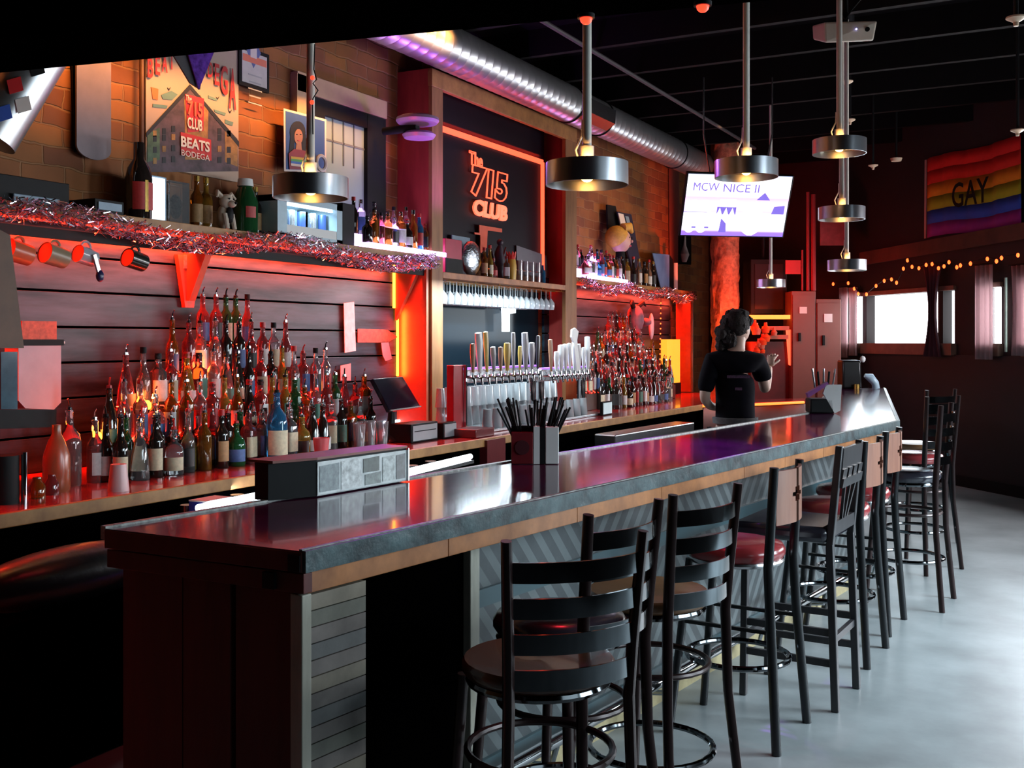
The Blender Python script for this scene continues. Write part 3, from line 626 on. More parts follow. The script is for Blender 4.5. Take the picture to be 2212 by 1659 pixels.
# ---------------------------------------------------------------- tinsel garlands: loose foil, one object each
m_tin = mat('silver_tinsel', (.92, .88, .98), .25, 1.0, var=.3, scale=60)
m_tin2 = mat('pink_tinsel', (.8, .35, .5), .15, 1.0, var=.3, scale=60)
def tinsel(name, ya, yc, z, label, n, drop=.08, x=XF + .03):
    b = MB()
    for i in range(n):
        f = RN.random(); y = ya + (yc - ya) * f; zz = z - .05 + drop * (math.sin(f * 19 + 1) * .45 - .3) + RN.uniform(-.055, .055); xx = x + RN.uniform(-.03, .05)
        a = RN.uniform(0, 6.28); e = RN.uniform(-1, 1); l = RN.uniform(.012, .03)
        d = V((math.cos(a), math.sin(a), e)).normalized() * l; w = V((RN.uniform(-1, 1), RN.uniform(-1, 1), RN.uniform(-1, 1))); w = (w - d * (w.dot(d) / d.length_squared)).normalized() * .0025
        p = V((xx, y, zz)); q = [b.bm.verts.new(k) for k in (p - d - w, p + d - w, p + d + w, p - d + w)]
        b.mi = 0 if RN.random() < .8 else 1; b._f(q)
    o = b.build(name, [m_tin, m_tin2], smooth=False); tag(o, label, 'tinsel garland', None, 'stuff')
tinsel('tinsel_garland', 1.5, y0 + .02, ZS, 'silver tinsel garland draped along the long upper shelf', 6500)
tinsel('tinsel_garland', y3 + .02, YEND, ZS - .03, 'silver tinsel garland along the far shelf', 3200)
b = MB()
# ---------------------------------------------------------------- bottles
GL = {'clear': mat('flint_glass', (.95, .96, .97), .04, tr=.95, var=.03), 'amber': mat('amber_glass', (.42, .14, .02), .06, tr=.75, var=.1), 'green': mat('green_glass', (.03, .16, .05), .06, tr=.6, var=.1),
      'dark': mat('dark_glass', (.018, .012, .01), .05, tr=.0, spec=.8), 'blue': mat('blue_glass', (.04, .22, .45), .06, tr=.6, var=.1), 'rose': mat('rose_glass', (.55, .12, .12), .05, tr=.8, var=.1),
      'golden': mat('golden_spirit', (.60, .36, .06), .05, tr=.7, var=.1)}
LB_ = {'cream': mat('cream_label', (.72, .62, .42), .6, var=.25, scale=60), 'white': mat('white_label', (.75, .75, .74), .6, var=.2, scale=60), 'black': mat('black_label', (.02, .02, .02), .5), 'red': mat('red_label', (.5, .03, .03), .5, var=.3, scale=60),
       'green': mat('green_label', (.08, .25, .18), .5, var=.3, scale=60), 'blue': mat('blue_label', (.07, .16, .42), .5, var=.3, scale=60), 'tan': mat('tan_label', (.5, .28, .12), .6, var=.3, scale=60)}
SH = {'straight': [(.036, 0), (.038, .006), (.038, .175), (.034, .195), (.016, .225), (.0145, .285), (.0165, .288), (.0165, .298), (.012, .30)],
      'long-necked': [(.034, 0), (.036, .006), (.036, .15), (.03, .18), (.017, .21), (.0135, .30), (.016, .303), (.016, .312), (.012, .314)],
      'squat': [(.046, 0), (.05, .008), (.05, .11), (.044, .14), (.018, .165), (.015, .215), (.018, .218), (.018, .228), (.012, .23)],
      'bell-shaped': [(.046, 0), (.048, .008), (.042, .10), (.028, .18), (.016, .22), (.0145, .27), (.017, .273), (.017, .283), (.012, .285)],
      'square': [(.036, 0), (.038, .006), (.038, .18), (.034, .195), (.016, .215), (.0145, .265), (.0165, .268), (.0165, .278), (.012, .28)],
      'large': [(.05, 0), (.054, .01), (.054, .20), (.046, .24), (.019, .275), (.016, .34), (.019, .343), (.019, .353), (.012, .355)]}
BM = {}
def bmesh_for(k):
    if k in BM: return BM[k]
    P = SH[k]; top = P[-1][1]; sq = 5 if k == 'square' else None
    o1 = MB().lathe([(1e-5, 0)] + [(r, z) for r, z in P] + [(1e-5, P[-1][1])], 20, sq=None).build('x', [m_black], smooth=True, sharp=1.1, origin=0) if not sq else MB().lathe([(1e-5, 0)] + [(r, z) for r, z in P], 20, sq=5).build('x', [m_black], smooth=True, sharp=1.1)
    R0 = P[2][0]; z0, z1 = P[2][1] * .18 + .004, P[2][1] * .82
    if k in ('bell-shaped',): z0, z1 = .02, .085; R0 = .0485
    o2 = MB().lathe([(R0 + .0006, z0), (R0 + .0006, z1)], 14, a0=-1.25, a1=1.25, sq=sq).build('x', [m_black])
    o3 = MB().tube([(0, 0, top - .004), (0, 0, top + .012), (0, 0, top + .014), (.003, 0, top + .035), (.014, 0, top + .052)], [.014, .013, .005, .0045, .0045], 8).build('x', [m_black])
    o4 = MB().cyl((0, 0, top - .022), (0, 0, top + .01), .0175, .017, 12).build('x', [m_black])
    res = []
    for o in (o1, o2, o3, o4):
        me = o.data; me.transform(Matrix.Translation(o.location)); res.append(me); bpy.data.objects.remove(o)
    BM[k] = res; return res
CAPM = {'metal': m_chrome, 'black': m_black, 'red': m_red, 'gold': mat('gold_cap', (.7, .45, .12), .25, .9)}
def part(nm, me, m, par):
    o = bpy.data.objects.new(nm, me); COL.objects.link(o); o.parent = par
    o.material_slots[0].link = 'OBJECT'; o.material_slots[0].material = m; return o
def bottle(k, g, lb, cap, p, label, group, rz=None, s=1.0, pour=True):
    me = bmesh_for(k)
    t = thing('liquor_bottle', label, 'bottle', p, RN.uniform(-1.3, .3) if rz is None else rz, group); t.scale = (s, s, s)
    part('glass', me[0], GL[g], t)
    if lb: part('label', me[1], LB_[lb], t)
    part('pour_spout' if pour else 'cap', me[2 if pour else 3], CAPM[cap], t)
    return t
gcol = ['clear', 'rose', 'amber', 'clear', 'dark', 'rose', 'green', 'clear', 'rose', 'dark', 'clear', 'golden']
lcol = ['cream', 'white', 'black', 'red', 'white', 'green', 'blue', 'tan', 'cream', None]
ADJ = {'clear': 'clear', 'amber': 'amber', 'green': 'green', 'dark': 'dark', 'blue': 'blue', 'rose': 'pinkish', 'golden': 'golden'}
def row(side, tier, x, z, pa, pc, dy, shapes, group, glow=False, jit=.012, seed=0):
    ya, yc = Yat(pa, x), Yat(pc, x); n = max(1, int((yc - ya) / dy)); R = random.Random(seed)
    for i in range(n + 1):
        k = R.choice(shapes); g = R.choice(gcol); lb = R.choice(lcol); cap = R.choice(['metal', 'metal', 'metal', 'black', 'red']); po = cap == 'metal' or R.random() < .5
        lab = f"{k} {ADJ[g]} bottle" + (f" with {lb} label" if lb else " without label") + f", {nth(i)} along the {tier} of {side} display"
        bottle(k, g, lb, cap, (x + R.uniform(-jit, jit), ya + (yc - ya) * i / max(n, 1), z + .001), lab, group, pour=po)
steps = [(-4.19, .16), (-4.30, .32), (-4.41, .48), (-4.52, .64)]
m_riser = mat('riser_board', (.10, .05, .04), .35, var=.3)
def riser(name, spans, label):
    t = thing(name, label, 'bottle riser', (-4.3, Yat((spans[0][0] + spans[0][1]) / 2, -4.3), ZC))
    for (x, h), (pa, pc) in zip(steps, spans):
        ya, yc = Yat(pa, x) - .06, Yat(pc, x) + .06
        MB().box((x, (ya + yc) / 2, ZC + h - .008), (.108, yc - ya, .014)).build('step', m_riser, t, smooth=False)
        MB().box((x + .05, (ya + yc) / 2, ZC + h - .085), (.008, yc - ya, .14)).build('step_front', m_riser, t, smooth=False)
        for yy in (ya + .01, yc - .01): MB().box((x, yy, ZC + (h - .015) / 2), (.1, .015, h - .017)).build('step_side', m_riser, t, smooth=False)
spL = [(236, 785), (275, 700), (375, 615), (440, 535)]
def stepleds(spans, w):
    for k, ((x, h), (pa, pc)) in enumerate(zip(steps, spans)):
        ya, yc = Yat(pa, x), Yat(pc, x); o = MB().tube([(x - .046, ya, ZC + h + .006), (x - .046, yc, ZC + h + .006)], .005, 6).build('led_strip', E_red); tag(o, f'red LED strip at the back of the {["lowest", "second", "third", "top"][k]} step of the {w} bottle display', 'LED strip')
        strip_l(x - .045, ya, yc, ZC + h + .02, x + .06, ZC + h + .3, 8 * (yc - ya), (1, .03, .012), .02)
riser('bottle_riser', spL, 'four-step bottle riser in front of the plank wall, closer one')
GA, GBn = 'bottles of the closer display', 'bottles of the farther display'
mix = ['straight', 'long-necked', 'square', 'straight', 'bell-shaped', 'squat']
row('closer', 'counter front row', -4.03, ZC, 262, 700, .105, mix, GA, seed=3)
row('closer', 'counter back row', -4.11, ZC, 232, 800, .10, mix, GA, seed=4)
row('closer', 'lowest step', steps[0][0], ZC + .16, *spL[0], .098, mix, GA, seed=5)
row('closer', 'second step', steps[1][0], ZC + .32, *spL[1], .096, mix, GA, seed=6)
row('closer', 'third step', steps[2][0], ZC + .48, *spL[2], .094, ['straight', 'long-necked'], GA, seed=7)
row('closer', 'top step', steps[3][0], ZC + .64, *spL[3], .09, ['straight', 'long-necked'], GA, seed=8)
bottle('large', 'blue', 'cream', 'black', PX(602, 880, -3.99) * V((1, 1, 0)) + V((0, 0, ZC + .16)) if False else V((-3.93, Yat(598, -3.93), ZC)), 'large blue gin-style bottle with cream label standing tall in the closer display', GA, rz=-.5, s=1.1)
for k, (px, g, lb, kk, lab) in enumerate(((150, 'clear', None, 'large', 'big clear jug-like bottle with pour spout beside the white paper bag'), (205, 'clear', 'white', 'straight', 'clear bottle with white label between the big jug and the steps'))):
    bottle(kk, g, lb, 'metal', V((-4.15, Yat(px, -4.15), ZC)), lab, GA)
spR = [(1262, 1446), (1274, 1410), (1292, 1385), (1315, 1360)]
riser('bottle_riser', spR, 'four-step bottle riser beyond the taps, farther one')
row('farther', 'counter front row', -4.02, ZC, 1330, 1440, .10, mix, GBn, seed=13)
row('farther', 'counter back row', -4.10, ZC, 1300, 1448, .10, mix, GBn, seed=14)
row('farther', 'lowest step', steps[0][0], ZC + .16, *spR[0], .098, mix, GBn, seed=15)
row('farther', 'second step', steps[1][0], ZC + .32, *spR[1], .096, mix, GBn, seed=16)
row('farther', 'third step', steps[2][0], ZC + .48, *spR[2], .094, mix, GBn, seed=17)
row('farther', 'top step', steps[3][0], ZC + .64, *spR[3], .09, ['straight', 'long-necked'], GBn, seed=18)
# added amber glows standing for bulb reflections among the bottles
for px, py, x, w in ((428, 812, -4.36, 'on the second step of the closer bottle display'), (318, 876, -4.24, 'on the lowest step of the closer bottle display'), (212, 945, -4.2, 'on the counter at the start of the closer bottle display')):
    p = PX(px, py, x); t = thing('amber_reflection', 'amber glow imitating a reflection ' + w, 'reflection', p - V((0, 0, .03)))
    MB().ball(p, (.02, .02, .028), 14).build('bulb', E_amber, t); MB().cyl(p - V((0, 0, .045)), p - V((0, 0, .02)), .014, .014, 12).build('glow_foot', m_black, t)  # the bulb is an added glowing ball standing for a reflection
    l = bpy.data.lights.new('amber_reflection_glow', 'POINT'); l.energy = 2.2; l.color = (1, .16, .03); l.shadow_soft_size = .03
    lo = bpy.data.objects.new('amber_reflection_glow', l); COL.objects.link(lo); lo.location = p + V((.03, 0, .05))

# ---------------------------------------------------------------- counter top things
def cup(px, py_b, x, r, h, m, name, label, cat, z=ZC, taper=.75, grp=None, inv=False):
    y = Yat(px, x); M = Matrix.Translation((x, y, z))
    P = [(1e-5, 0), (r * taper, 0), (r, h), (r - .003, h), (r * taper - .003, .004), (1e-5, .004)] if not inv else [(r, 0), (r * taper, h), (1e-5, h), (1e-5, h - .004), (r * taper - .003, h - .004), (r - .003, 0), (r, 0)]
    o = MB().lathe(P, 24, M).build(name, m); return tag(o, label, cat, grp)
m_pcup = mat('red_plastic_cup', (.65, .10, .11), .35, var=.05)
cup(256, 0, -3.82, .047, .12, mat('pale_pink_cup', (.75, .45, .45), .35, var=.05), 'plastic_cup', 'upturned pale plastic cup at the counter edge before the closer bottle display', 'cup', inv=True)
cup(694, 0, -3.86, .048, .115, m_pcup, 'plastic_cup', 'upright red plastic cup before the closer bottle display', 'cup')
for i, (px, x) in enumerate(((776, -3.95), (800, -3.98), (826, -3.93), (770, -4.06), (798, -4.08))):
    o = cup(px, 0, x, .04, .16, m_glass, 'pint_glass', 'empty clear pint glass in the cluster before the register screen', 'glass', grp='pint glasses by the register')
# near clutter on the counter's near end
p = V((-3.95, Yat(8, -3.95), ZC)); t = thing('steel_shaker', 'black steel cylinder with chrome rim standing at the near end of the counter', 'shaker', p)
MB().cyl(p, p + V((0, 0, .20)), .06, .06, 24).build('body', m_black, t); MB().cyl(p + V((.05, .06, 0)), p + V((.05, .06, .21)), .012, .012, 12).build('chrome_rod', m_chrome, t)
for px, x, rr, g in ((80, -3.95, .035, 'amber'), (112, -3.98, .03, 'rose'),):
    y = Yat(px, x); o = MB().lathe([(1e-5, 0), (rr, 0), (rr, .05), (rr * .55, .075), (rr * .5, .09), (1e-5, .09)], 16, Matrix.Translation((x, y, ZC))).build('bitters_jar', GL[g]); tag(o, f"small {'amber' if g == 'amber' else 'pink'} glass jar near the counter's near end", 'jar')
o = MB().lathe([(1e-5, 0), (.055, 0), (.06, .02), (.058, .16), (.035, .23), (.02, .26), (.02, .30), (1e-5, .30)], 20, Matrix.Translation((-4.05, Yat(122, -4.05), ZC))).build('plastic_jug', mat('orange_plastic', (.7, .18, .08), .25, tr=.5)); tag(o, 'tall orange lit translucent bottle at the near end of the counter', 'bottle')
# white paper bag on the wall rail, brown hanging board, black bin shelf
p = PX(84, 890, -4.45); q = PX(40, 740, -4.45); r_ = PX(132, 745, -4.45)
t = thing('paper_towel_bag', 'pale pink lit paper bag hanging under a small shelf on the plank wall', 'bag', p)
MB().prism([q, r_, V((r_.x, r_.y, p.z + .04)), V((p.x, r_.y - .05, p.z)), V((p.x, q.y + .06, p.z)), V((q.x, q.y, p.z + .06))], (-.10, 0, 0)).build('sheet', mat('pale_paper_bag', (.62, .42, .46), .7, var=.15, scale=8), t, smooth=False)
MB().box(((q.x - .05), (q.y + r_.y) / 2, q.z + .0), (.13, abs(r_.y - q.y) + .01, .03)).build('clip_bar', m_black, t)
zq = PX(90, 722, -4.45).z; MB().box((-4.5, Yat(82, -4.5), zq - .04), (.12, .22, .012)).build('leaflet_shelf', m_paper, t, smooth=False); MB().box((-4.52, Yat(90, -4.5), zq + .02), (.01, .20, .09)).build('leaflet', mat('orange_leaflet', (.6, .12, .05), .6, var=.5, scale=40), t, smooth=False)
a_ = [PX(-30, 480, -4.18), PX(22, 508, -4.18), PX(52, 752, -4.18), PX(-30, 752, -4.18)]
o = MB().prism(a_, (-.015, 0, 0)).build('hanging_board', mat('brown_board', (.13, .055, .025), .6, var=.3), smooth=False); tag(o, 'dark brown slanted board hanging at the near end of the plank wall', 'board')
a_ = [PX(-30, 885, -4.2), PX(122, 885, -4.2), PX(122, 922, -4.2), PX(-30, 928, -4.2)]
t = thing('wall_shelf', 'short black shelf on the plank wall below the paper bag', 'shelf', a_[3]); MB().prism(a_, (-.4, 0, 0)).build('board', m_black, t, smooth=False)
a_ = [PX(2, 760, -4.3), PX(38, 760, -4.3), PX(38, 886, -4.3), PX(2, 886, -4.3)]
o = MB().prism(a_, (-.05, 0, 0)).build('blue_glass_sheet', mat('blue_grey_glass', (.08, .14, .18), .1, var=.4), smooth=False); tag(o, 'narrow blue-grey glass panel standing on the short black shelf', 'panel')
a_ = [PX(742, 655, XW + .05), PX(764, 652, XW + .05), PX(768, 758, XW + .05), PX(744, 762, XW + .05)]
o = MB().prism(a_, (.004, 0, 0)).build('paper_strip', mat('white_paper_strip', (.8, .82, .85), .6, var=.25, scale=20), smooth=False); tag(o, 'white paper strip pinned upright on the plank wall', 'poster')
for pts, m, nm, lab, cat in (([(772, 710), (836, 712), (858, 728), (836, 740), (772, 740)], mat('red_yellow_sign', (.5, .08, .03), .5, var=.6, scale=30), 'arrow_sign', 'small red and brown sign on the plank wall beside the amber LED strip', 'sign'),
                              ([(822, 738), (838, 738), (846, 775), (832, 780), (826, 768)], mat('pink_card', (.6, .2, .22), .6), 'paper_tag', 'pale curved tag hanging on the plank wall below the small red sign', 'tag'),
                              ([(735, 790), (757, 785), (757, 822), (735, 822)], mat('pink_note', (.7, .35, .35), .6), 'paper_note', 'small pink note behind the last bottles of the closer display', 'note'),
                              ([(396, 550), (413, 551), (413, 580), (396, 580)], mat('red_white_tag', (.7, .3, .3), .6, var=.5, scale=50), 'price_tag', 'small white and red tag under the tinsel by the hanging mugs', 'tag')):
    a_ = [PX(x, y, XW + .06) for x, y in pts]
    o = MB().prism(a_, (.004, 0, 0)).build(nm, m, smooth=False); tag(o, lab, cat)
# hanging mugs and an opener
def mug(px, py, m, mi, lab, x=-4.38, s=1.0, rz=0):
    c = PX(px, py, x); t = thing('hanging_mug', lab, 'mug', c, 0, 'mugs hung under the upper shelf')
    M = Matrix.Translation(c) @ Matrix.Rotation(rz, 4, 'Z') @ Matrix.Rotation(math.radians(78), 4, 'X') @ Matrix.Scale(s, 4)
    MB().lathe([(1e-5, -.05), (.043, -.05), (.046, .05), (.043, .05), (.040, -.044), (1e-5, -.044)], 24, M).build('cup', m, t)
    MB().lathe([(.0425, .048), (.0395, -.043), (1e-5, -.0435)], 24, M).build('inside', mi, t)
    MB().torus((0, 0, 0), .028, .007, 16, 8, Matrix.Translation(c + V((0, -.0, .045))) @ Matrix.Rotation(math.pi / 2, 4, 'Y')).build('handle', m, t)
m_or = mat('orange_ceramic', (.6, .10, .04), .3)
mug(118, 552, mat('tan_ceramic', (.28, .2, .12), .35), m_or, 'tan hanging mug with orange inside, second from the near end', s=1.15)
mug(40, 545, mat('orange_glaze', (.65, .12, .05), .3), m_or, 'bright orange hanging mug, closest to the near end of the shelf', s=1.15)
mug(185, 553, mat('grey_ceramic', (.35, .36, .4), .2), m_or, 'grey and black hanging mug beside the bottle opener', s=1.0)
mug(292, 562, mat('black_ceramic', (.015, .02, .015), .2), m_or, 'black hanging mug with red inside, last of the row', s=1.1)
a_, b_ = PX(203, 550, -4.33), PX(216, 596, -4.33)
t = thing('bottle_opener', 'blue bottle opener hanging beside the grey mug', 'bottle opener', b_); MB().bar(a_, b_, .012, .02).build('shaft', m_steel, t); MB().ball(b_, (.018, .022, .032), 12).build('grip', mat('navy_grip', (.02, .02, .08), .3), t); 

# register screen, printer, card reader
sc = [PX(806, 818, -3.98), PX(870, 813, -4.06), PX(909, 879, -3.99), PX(843, 888, -3.9)]
t = thing('register_screen', 'tilted black touch screen register on the back counter', 'cash register', (-4.0, Yat(860, -4.0), ZC))
n = (sc[1] - sc[0]).cross(sc[3] - sc[0]).normalized(); n = n if n.dot(EYE - sc[0]) > 0 else -n
MB().prism(sc, -n * .03).build('screen', mat('black_screen', (.006, .005, .012), .12), t, smooth=False, bev=.004)
cc = (sc[0] + sc[2]) / 2; MB().tube([cc - n * .04, V((cc.x - .06, cc.y, ZC + .06)), V((cc.x - .05, cc.y, ZC))], [.02, .03, .07], 12).build('stand', m_blackm, t)
MB().bar(sc[3] + V((0, 0, .004)), sc[2] + V((0, 0, .004)), .01, .008).build('silver_lip', m_steel, t)
def deskbox(name, lab, cat, px0, px1, x, h, d, m, front=None, z=ZC, fy=None):
    ya, yc = Yat(px0, x), Yat(px1, x); t = thing(name, lab, cat, (x - d / 2, (ya + yc) / 2, z))
    MB().box((x - d / 2, (ya + yc) / 2, z + h / 2), (d, yc - ya, h)).build('body', m, t, bev=.006)
    if front: MB().box((x + .002, (ya + yc) / 2, z + h * .5), (.006, (yc - ya) * .9, h * .8)).build('front_plate', front, t, smooth=False)
    return t, ya, yc
m_gplate = mat('grey_plate', (.33, .36, .38), .35, var=.1)
t, ya, yc = deskbox('receipt_printer', 'grey fronted receipt printer with a slot beside the register', 'printer', 888, 946, -3.86, .125, .17, m_black, m_gplate)
MB().box((-3.855, (ya + yc) / 2, ZC + .075), (.004, (yc - ya) * .8, .006)).build('paper_slot', m_black, t)
t, ya, yc = deskbox('card_terminal', 'small grey card terminal on the counter between the printer and the taps', 'card terminal', 958, 986, -3.84, .11, .06, m_black, m_gplate)
t, ya, yc = deskbox('order_tablet', 'small square tablet with pale screen at the foot of the farther bottle display', 'tablet', 1302, 1322, -3.75, .125, .03, m_black, mat('pale_screen', (.5, .6, .62), .3, em=(.5, .65, .7), es=.5))

# ---------------------------------------------------------------- tap towers
m_tapred = mat('red_tower_side', (.45, .02, .03), .25, var=.2)
TX = -3.98
def ty(px): return Yat(px, TX)
def tower(pa, pb_, pz, ntap, lab, seed):
    ya, yc = ty(pa), ty(pb_); zt = PX(pa, pz, TX).z
    t = thing('tap_tower', lab, 'beer tap tower', (TX, (ya + yc) / 2, ZC))
    for y in (ya, yc): MB().cyl((TX, y, ZC), (TX, y, zt), .038, .038, 20).build('leg', m_chrome, t)
    MB().box((TX, (ya + yc) / 2, zt + .005), (.085, yc - ya + .09, .10)).build('header', m_steel, t, bev=.008)
    MB().box((TX, (ya + yc) / 2, zt + .061), (.07, yc - ya + .06, .012)).build('violet_glow_strip', mat('violet_strip', (.4, .2, .8), .4, em=(.35, .08, 1), es=1.2), t)
    R = random.Random(seed)
    for i in range(ntap):
        y = ya + (yc - ya) * (i + .5) / ntap
        f = MB(); f.tube([(TX + .03, y, zt), (TX + .075, y, zt + .0), (TX + .10, y, zt - .015), (TX + .105, y, zt - .06)], [.011, .012, .012, .008], 8)
        f.tube([(TX + .085, y, zt), (TX + .085, y, zt + .035)], [.011, .007], 8); fo = f.build('faucet', m_chrome, t)
        hc, nm = R.choice(HC); hh = R.uniform(.20, .37); w = R.uniform(.019, .032); lean = R.uniform(-.03, .01)
        h = MB().tube([(TX + .085, y, zt + .035), (TX + .085, y + lean * .2, zt + .07), (TX + .085, y + lean * .6, zt + hh * .75), (TX + .085, y + lean, zt + hh), (TX + .085, y + lean, zt + hh + .005)], [w * .5, w * .8, w * 1.25, w * 1.1, w * .4], 10, flat=(1, .7))
        h.build('tap_handle', hc, fo)
    return t
HC = [(mat('handle_white', (.75, .76, .78), .3), 'white'), (mat('handle_grey', (.35, .34, .36), .3), 'grey'), (mat('handle_red', (.4, .02, .04), .3), 'red'), (mat('handle_gold', (.6, .42, .10), .35), 'gold'), (mat('handle_wood', (.35, .18, .1), .4), 'wood'), (mat('handle_dark', (.03, .025, .03), .3), 'dark'), (mat('handle_white', (.7, .7, .7), .3), 'white')]
tower(992, 1148, 815, 11, 'long chrome beer tower with eleven mixed tap handles near the timber post', 5)
HC = HC[:1] * 3 + HC[4:6] + HC[:1]
tower(1166, 1256, 812, 9, 'second chrome beer tower with mostly white tap handles', 9)
o = MB().box((TX - .02, (ty(990) + ty(1262)) / 2, ZC + .012), (.42, ty(1262) - ty(990) + .1, .02)).build('drip_tray', m_steel, smooth=False, bev=.003); tag(o, 'brushed steel drip tray under the two beer towers', 'drip tray')
t = thing('tap_side_panel', 'red glossy upright panel with chrome edge at the near side of the beer tower', 'panel', (TX, ty(975), ZC)); MB().box((TX + .02, ty(978), ZC + .02 + .24), (.06, .14, .48)).build('panel', m_tapred, t, bev=.004); MB().box((TX + .06, ty(990), ZC + .26), (.02, .02, .48)).build('chrome_edge', m_chrome, t)
o = MB().tube([(XW + .05, ty(1000), ZC + .05), (XW + .05, ty(1255), ZC + .05)], .01, 8).build('led_strip', E_white); tag(o, 'added white light strip behind the pint glasses under the beer towers', 'LED strip')  # strip added to brighten the pint glasses
# pint glasses under the taps (stacked, leaning) - rows
k = 0
GG = 'pint glasses under the beer towers'
def pint(x, y, z, inv=True, r=.04, h=.145):
    M = Matrix.Translation((x, y, z)); return M
gp = MB().lathe([(1e-5, 0), (.03, 0), (.042, .145), (.0395, .145), (.028, .006), (1e-5, .006)], 18).build('pint_glass', m_gware); gme = gp.data; gme.transform(Matrix.Translation(gp.location)); bpy.data.objects.remove(gp)
def glassat(x, y, z, lab, grp, inv=True, me=None, nm='pint_glass', cat='glass'):
    o = bpy.data.objects.new(nm, me or gme); COL.objects.link(o); o.location = (x, y, z + (.145 if inv else 0)); o.rotation_euler = (math.pi if inv else 0, 0, 0); return tag(o, lab, cat, grp)
for j, (x, zz) in enumerate(((-3.86, ZC + .023), (-4.16, ZC + .023), (-4.16, ZC + .17), (-4.26, ZC + .023), (-4.26, ZC + .17))):
    for i in range(16 if j != 0 else 13):
        y = ty(1012) + (ty(1240) - ty(1012)) * (i + .5) / (16 if j != 0 else 13)
        glassat(x, y, zz, 'upturned clear glass standing around the beer towers', GG)
gi = 0
# stemware hung below the mirror shelf
sp = MB().lathe([(1e-5, 0), (.032, 0), (.032, .002), (.004, .006), (.0035, .075), (.02, .095), (.036, .12), (.037, .15), (.031, .185), (.0295, .185), (.035, .15), (.034, .121), (.018, .099), (1e-5, .09)], 18).build('wine_glass', m_gware); sme = sp.data; sme.transform(Matrix.Translation(sp.location)); bpy.data.objects.remove(sp)
for j, x in enumerate((-4.44, -4.53, -4.62)):
    for i in range(20):
        if j and i > 17: continue
        y = yb(962) + .03 + i * (yb(1205) - yb(962)) / 20
        o = bpy.data.objects.new('wine_glass', sme); COL.objects.link(o); o.location = (x, y, ZM - .065); o.rotation_euler = (math.pi, 0, 0); tag(o, 'clear stemmed glass hanging upside down from the rack below the mirror shelf', 'wine glass', 'stemware on the hanging rack')
t = thing('glass_rack', 'brass wire rack holding the stemware under the mirror shelf', 'rack', (-4.5, (y1 + y2) / 2, ZM - .07))
for x in (-4.40, -4.485, -4.575, -4.66): MB().tube([(x, y1 + .05, ZM - .068), (x, y2 - .05, ZM - .068)], .004, 6).build('rail', CAPM['gold'], t)
for i in range(6):
    y = y1 + .1 + i * (y2 - y1 - .2) / 5; MB().tube([(-4.40, y, ZM - .068), (-4.40, y, ZM - .05)], .003, 6).build('hanger', CAPM['gold'], t)
# bright reflection in the mirror, built as a glowing shape before it
t = thing('mirror_glint', 'small white glowing shape imitating a mirror reflection above the tap handles', 'mirror glint', PX(1100, 720, -4.6)); a_ = [PX(1087, 662, -4.6), PX(1114, 662, -4.6), PX(1114, 676, -4.6), PX(1101, 678, -4.6), PX(1101, 716, -4.6), PX(1088, 716, -4.6)]; MB().prism(a_, (-.02, 0, 0)).build('glint_shape', E_white, t, smooth=False)

# paddle and utensils by the far post
for pts, lab in (([(1236, 712), (1243, 708), (1250, 716), (1247, 735), (1254, 800), (1246, 802), (1240, 740), (1235, 728)], 'white paddle-shaped tap handle beside the far timber post'),):
    a_ = [PX(x, y, TX + .11) for x, y in pts]; o = MB().prism(a_, (-.015, 0, 0)).build('paddle_handle', m_white, smooth=False); tag(o, lab, 'tap handle')
# ---------------------------------------------------------------- things on the brick wall
XQ = XW + .012
def flat(name, lab, cat, pts, m, x=XQ, th=.008):
    a_ = [PX(px, py, x) for px, py in pts]; o = MB().prism(a_, (th, 0, 0)).build(name, m, smooth=False); return tag(o, lab, cat)
# skateboard deck
c0, c1 = PX(203, 120, XW + .06), PX(203, 345, XW + .06); w = (Yat(242, XW + .06) - Yat(168, XW + .06)) / 2
P = [];
for i in range(13): a = math.pi * i / 12; P.append(V((XW + .05, c1.y - w * math.cos(a), c1.z + w * .55 - w * .55 * math.sin(a))))
for i in range(13): a = math.pi * i / 12; P.append(V((XW + .05, c1.y + w * math.cos(a), c0.z + .3 + w * math.sin(a))))
o = MB().prism(P, (.012, 0, 0)).build('skateboard_deck', mat('pink_grey_deck', (.27, .20, .22), .5, var=.25, scale=5)); tag(o, 'worn greyish pink skateboard deck hung upright on the brick wall', 'skateboard')
o = flat('dark_hanging_strap', 'black narrow strip on the brick wall beside the skateboard deck', 'strap', [(153, 120), (168, 120), (180, 325), (160, 328)], m_black)
o = MB().tube([PX(306, 80, XW + .05), PX(306, 372, XW + .05)], .014, 8).build('wall_conduit', mat('brown_conduit', (.15, .06, .03), .5)); tag(o, 'thin brown conduit running up the brick wall beside the poster', 'conduit')
# big poster
XP = XW + .03
ps = thing('wall_poster', 'tall cream poster of a city corner reading Beats Bodega on the brick wall', 'poster', PX(410, 370, XP))
ya, yc = Yat(316, XP), Yat(516, XP); zl, zh = 2.62, PX(316, 60, XP).z + .15
zl = PX(416, 375, XP).z
psh = MB().box((XP - .006, (ya + yc) / 2, (zl + zh) / 2), (.006, yc - ya, zh - zl)).build('sheet', mat('cream_poster', (.42, .30, .235), .6, var=.08, scale=3), ps, smooth=False)
def pf(nm, pts, m, d=.0):
    a_ = [PX(px, py, XP) for px, py in pts]; a_ = [V((XP - .002 + d, min(max(q.y, ya), yc), q.z)) for q in a_]; return MB().prism(a_, (.002, 0, 0)).build(nm, m, psh, smooth=False)
m_bldg = mat('print_building', (.12, .065, .085), .6, var=.7, scale=14); m_ink = mat('print_black', (.012, .01, .015), .6); m_pred = mat('print_red', (.5, .02, .02), .6, var=.1)
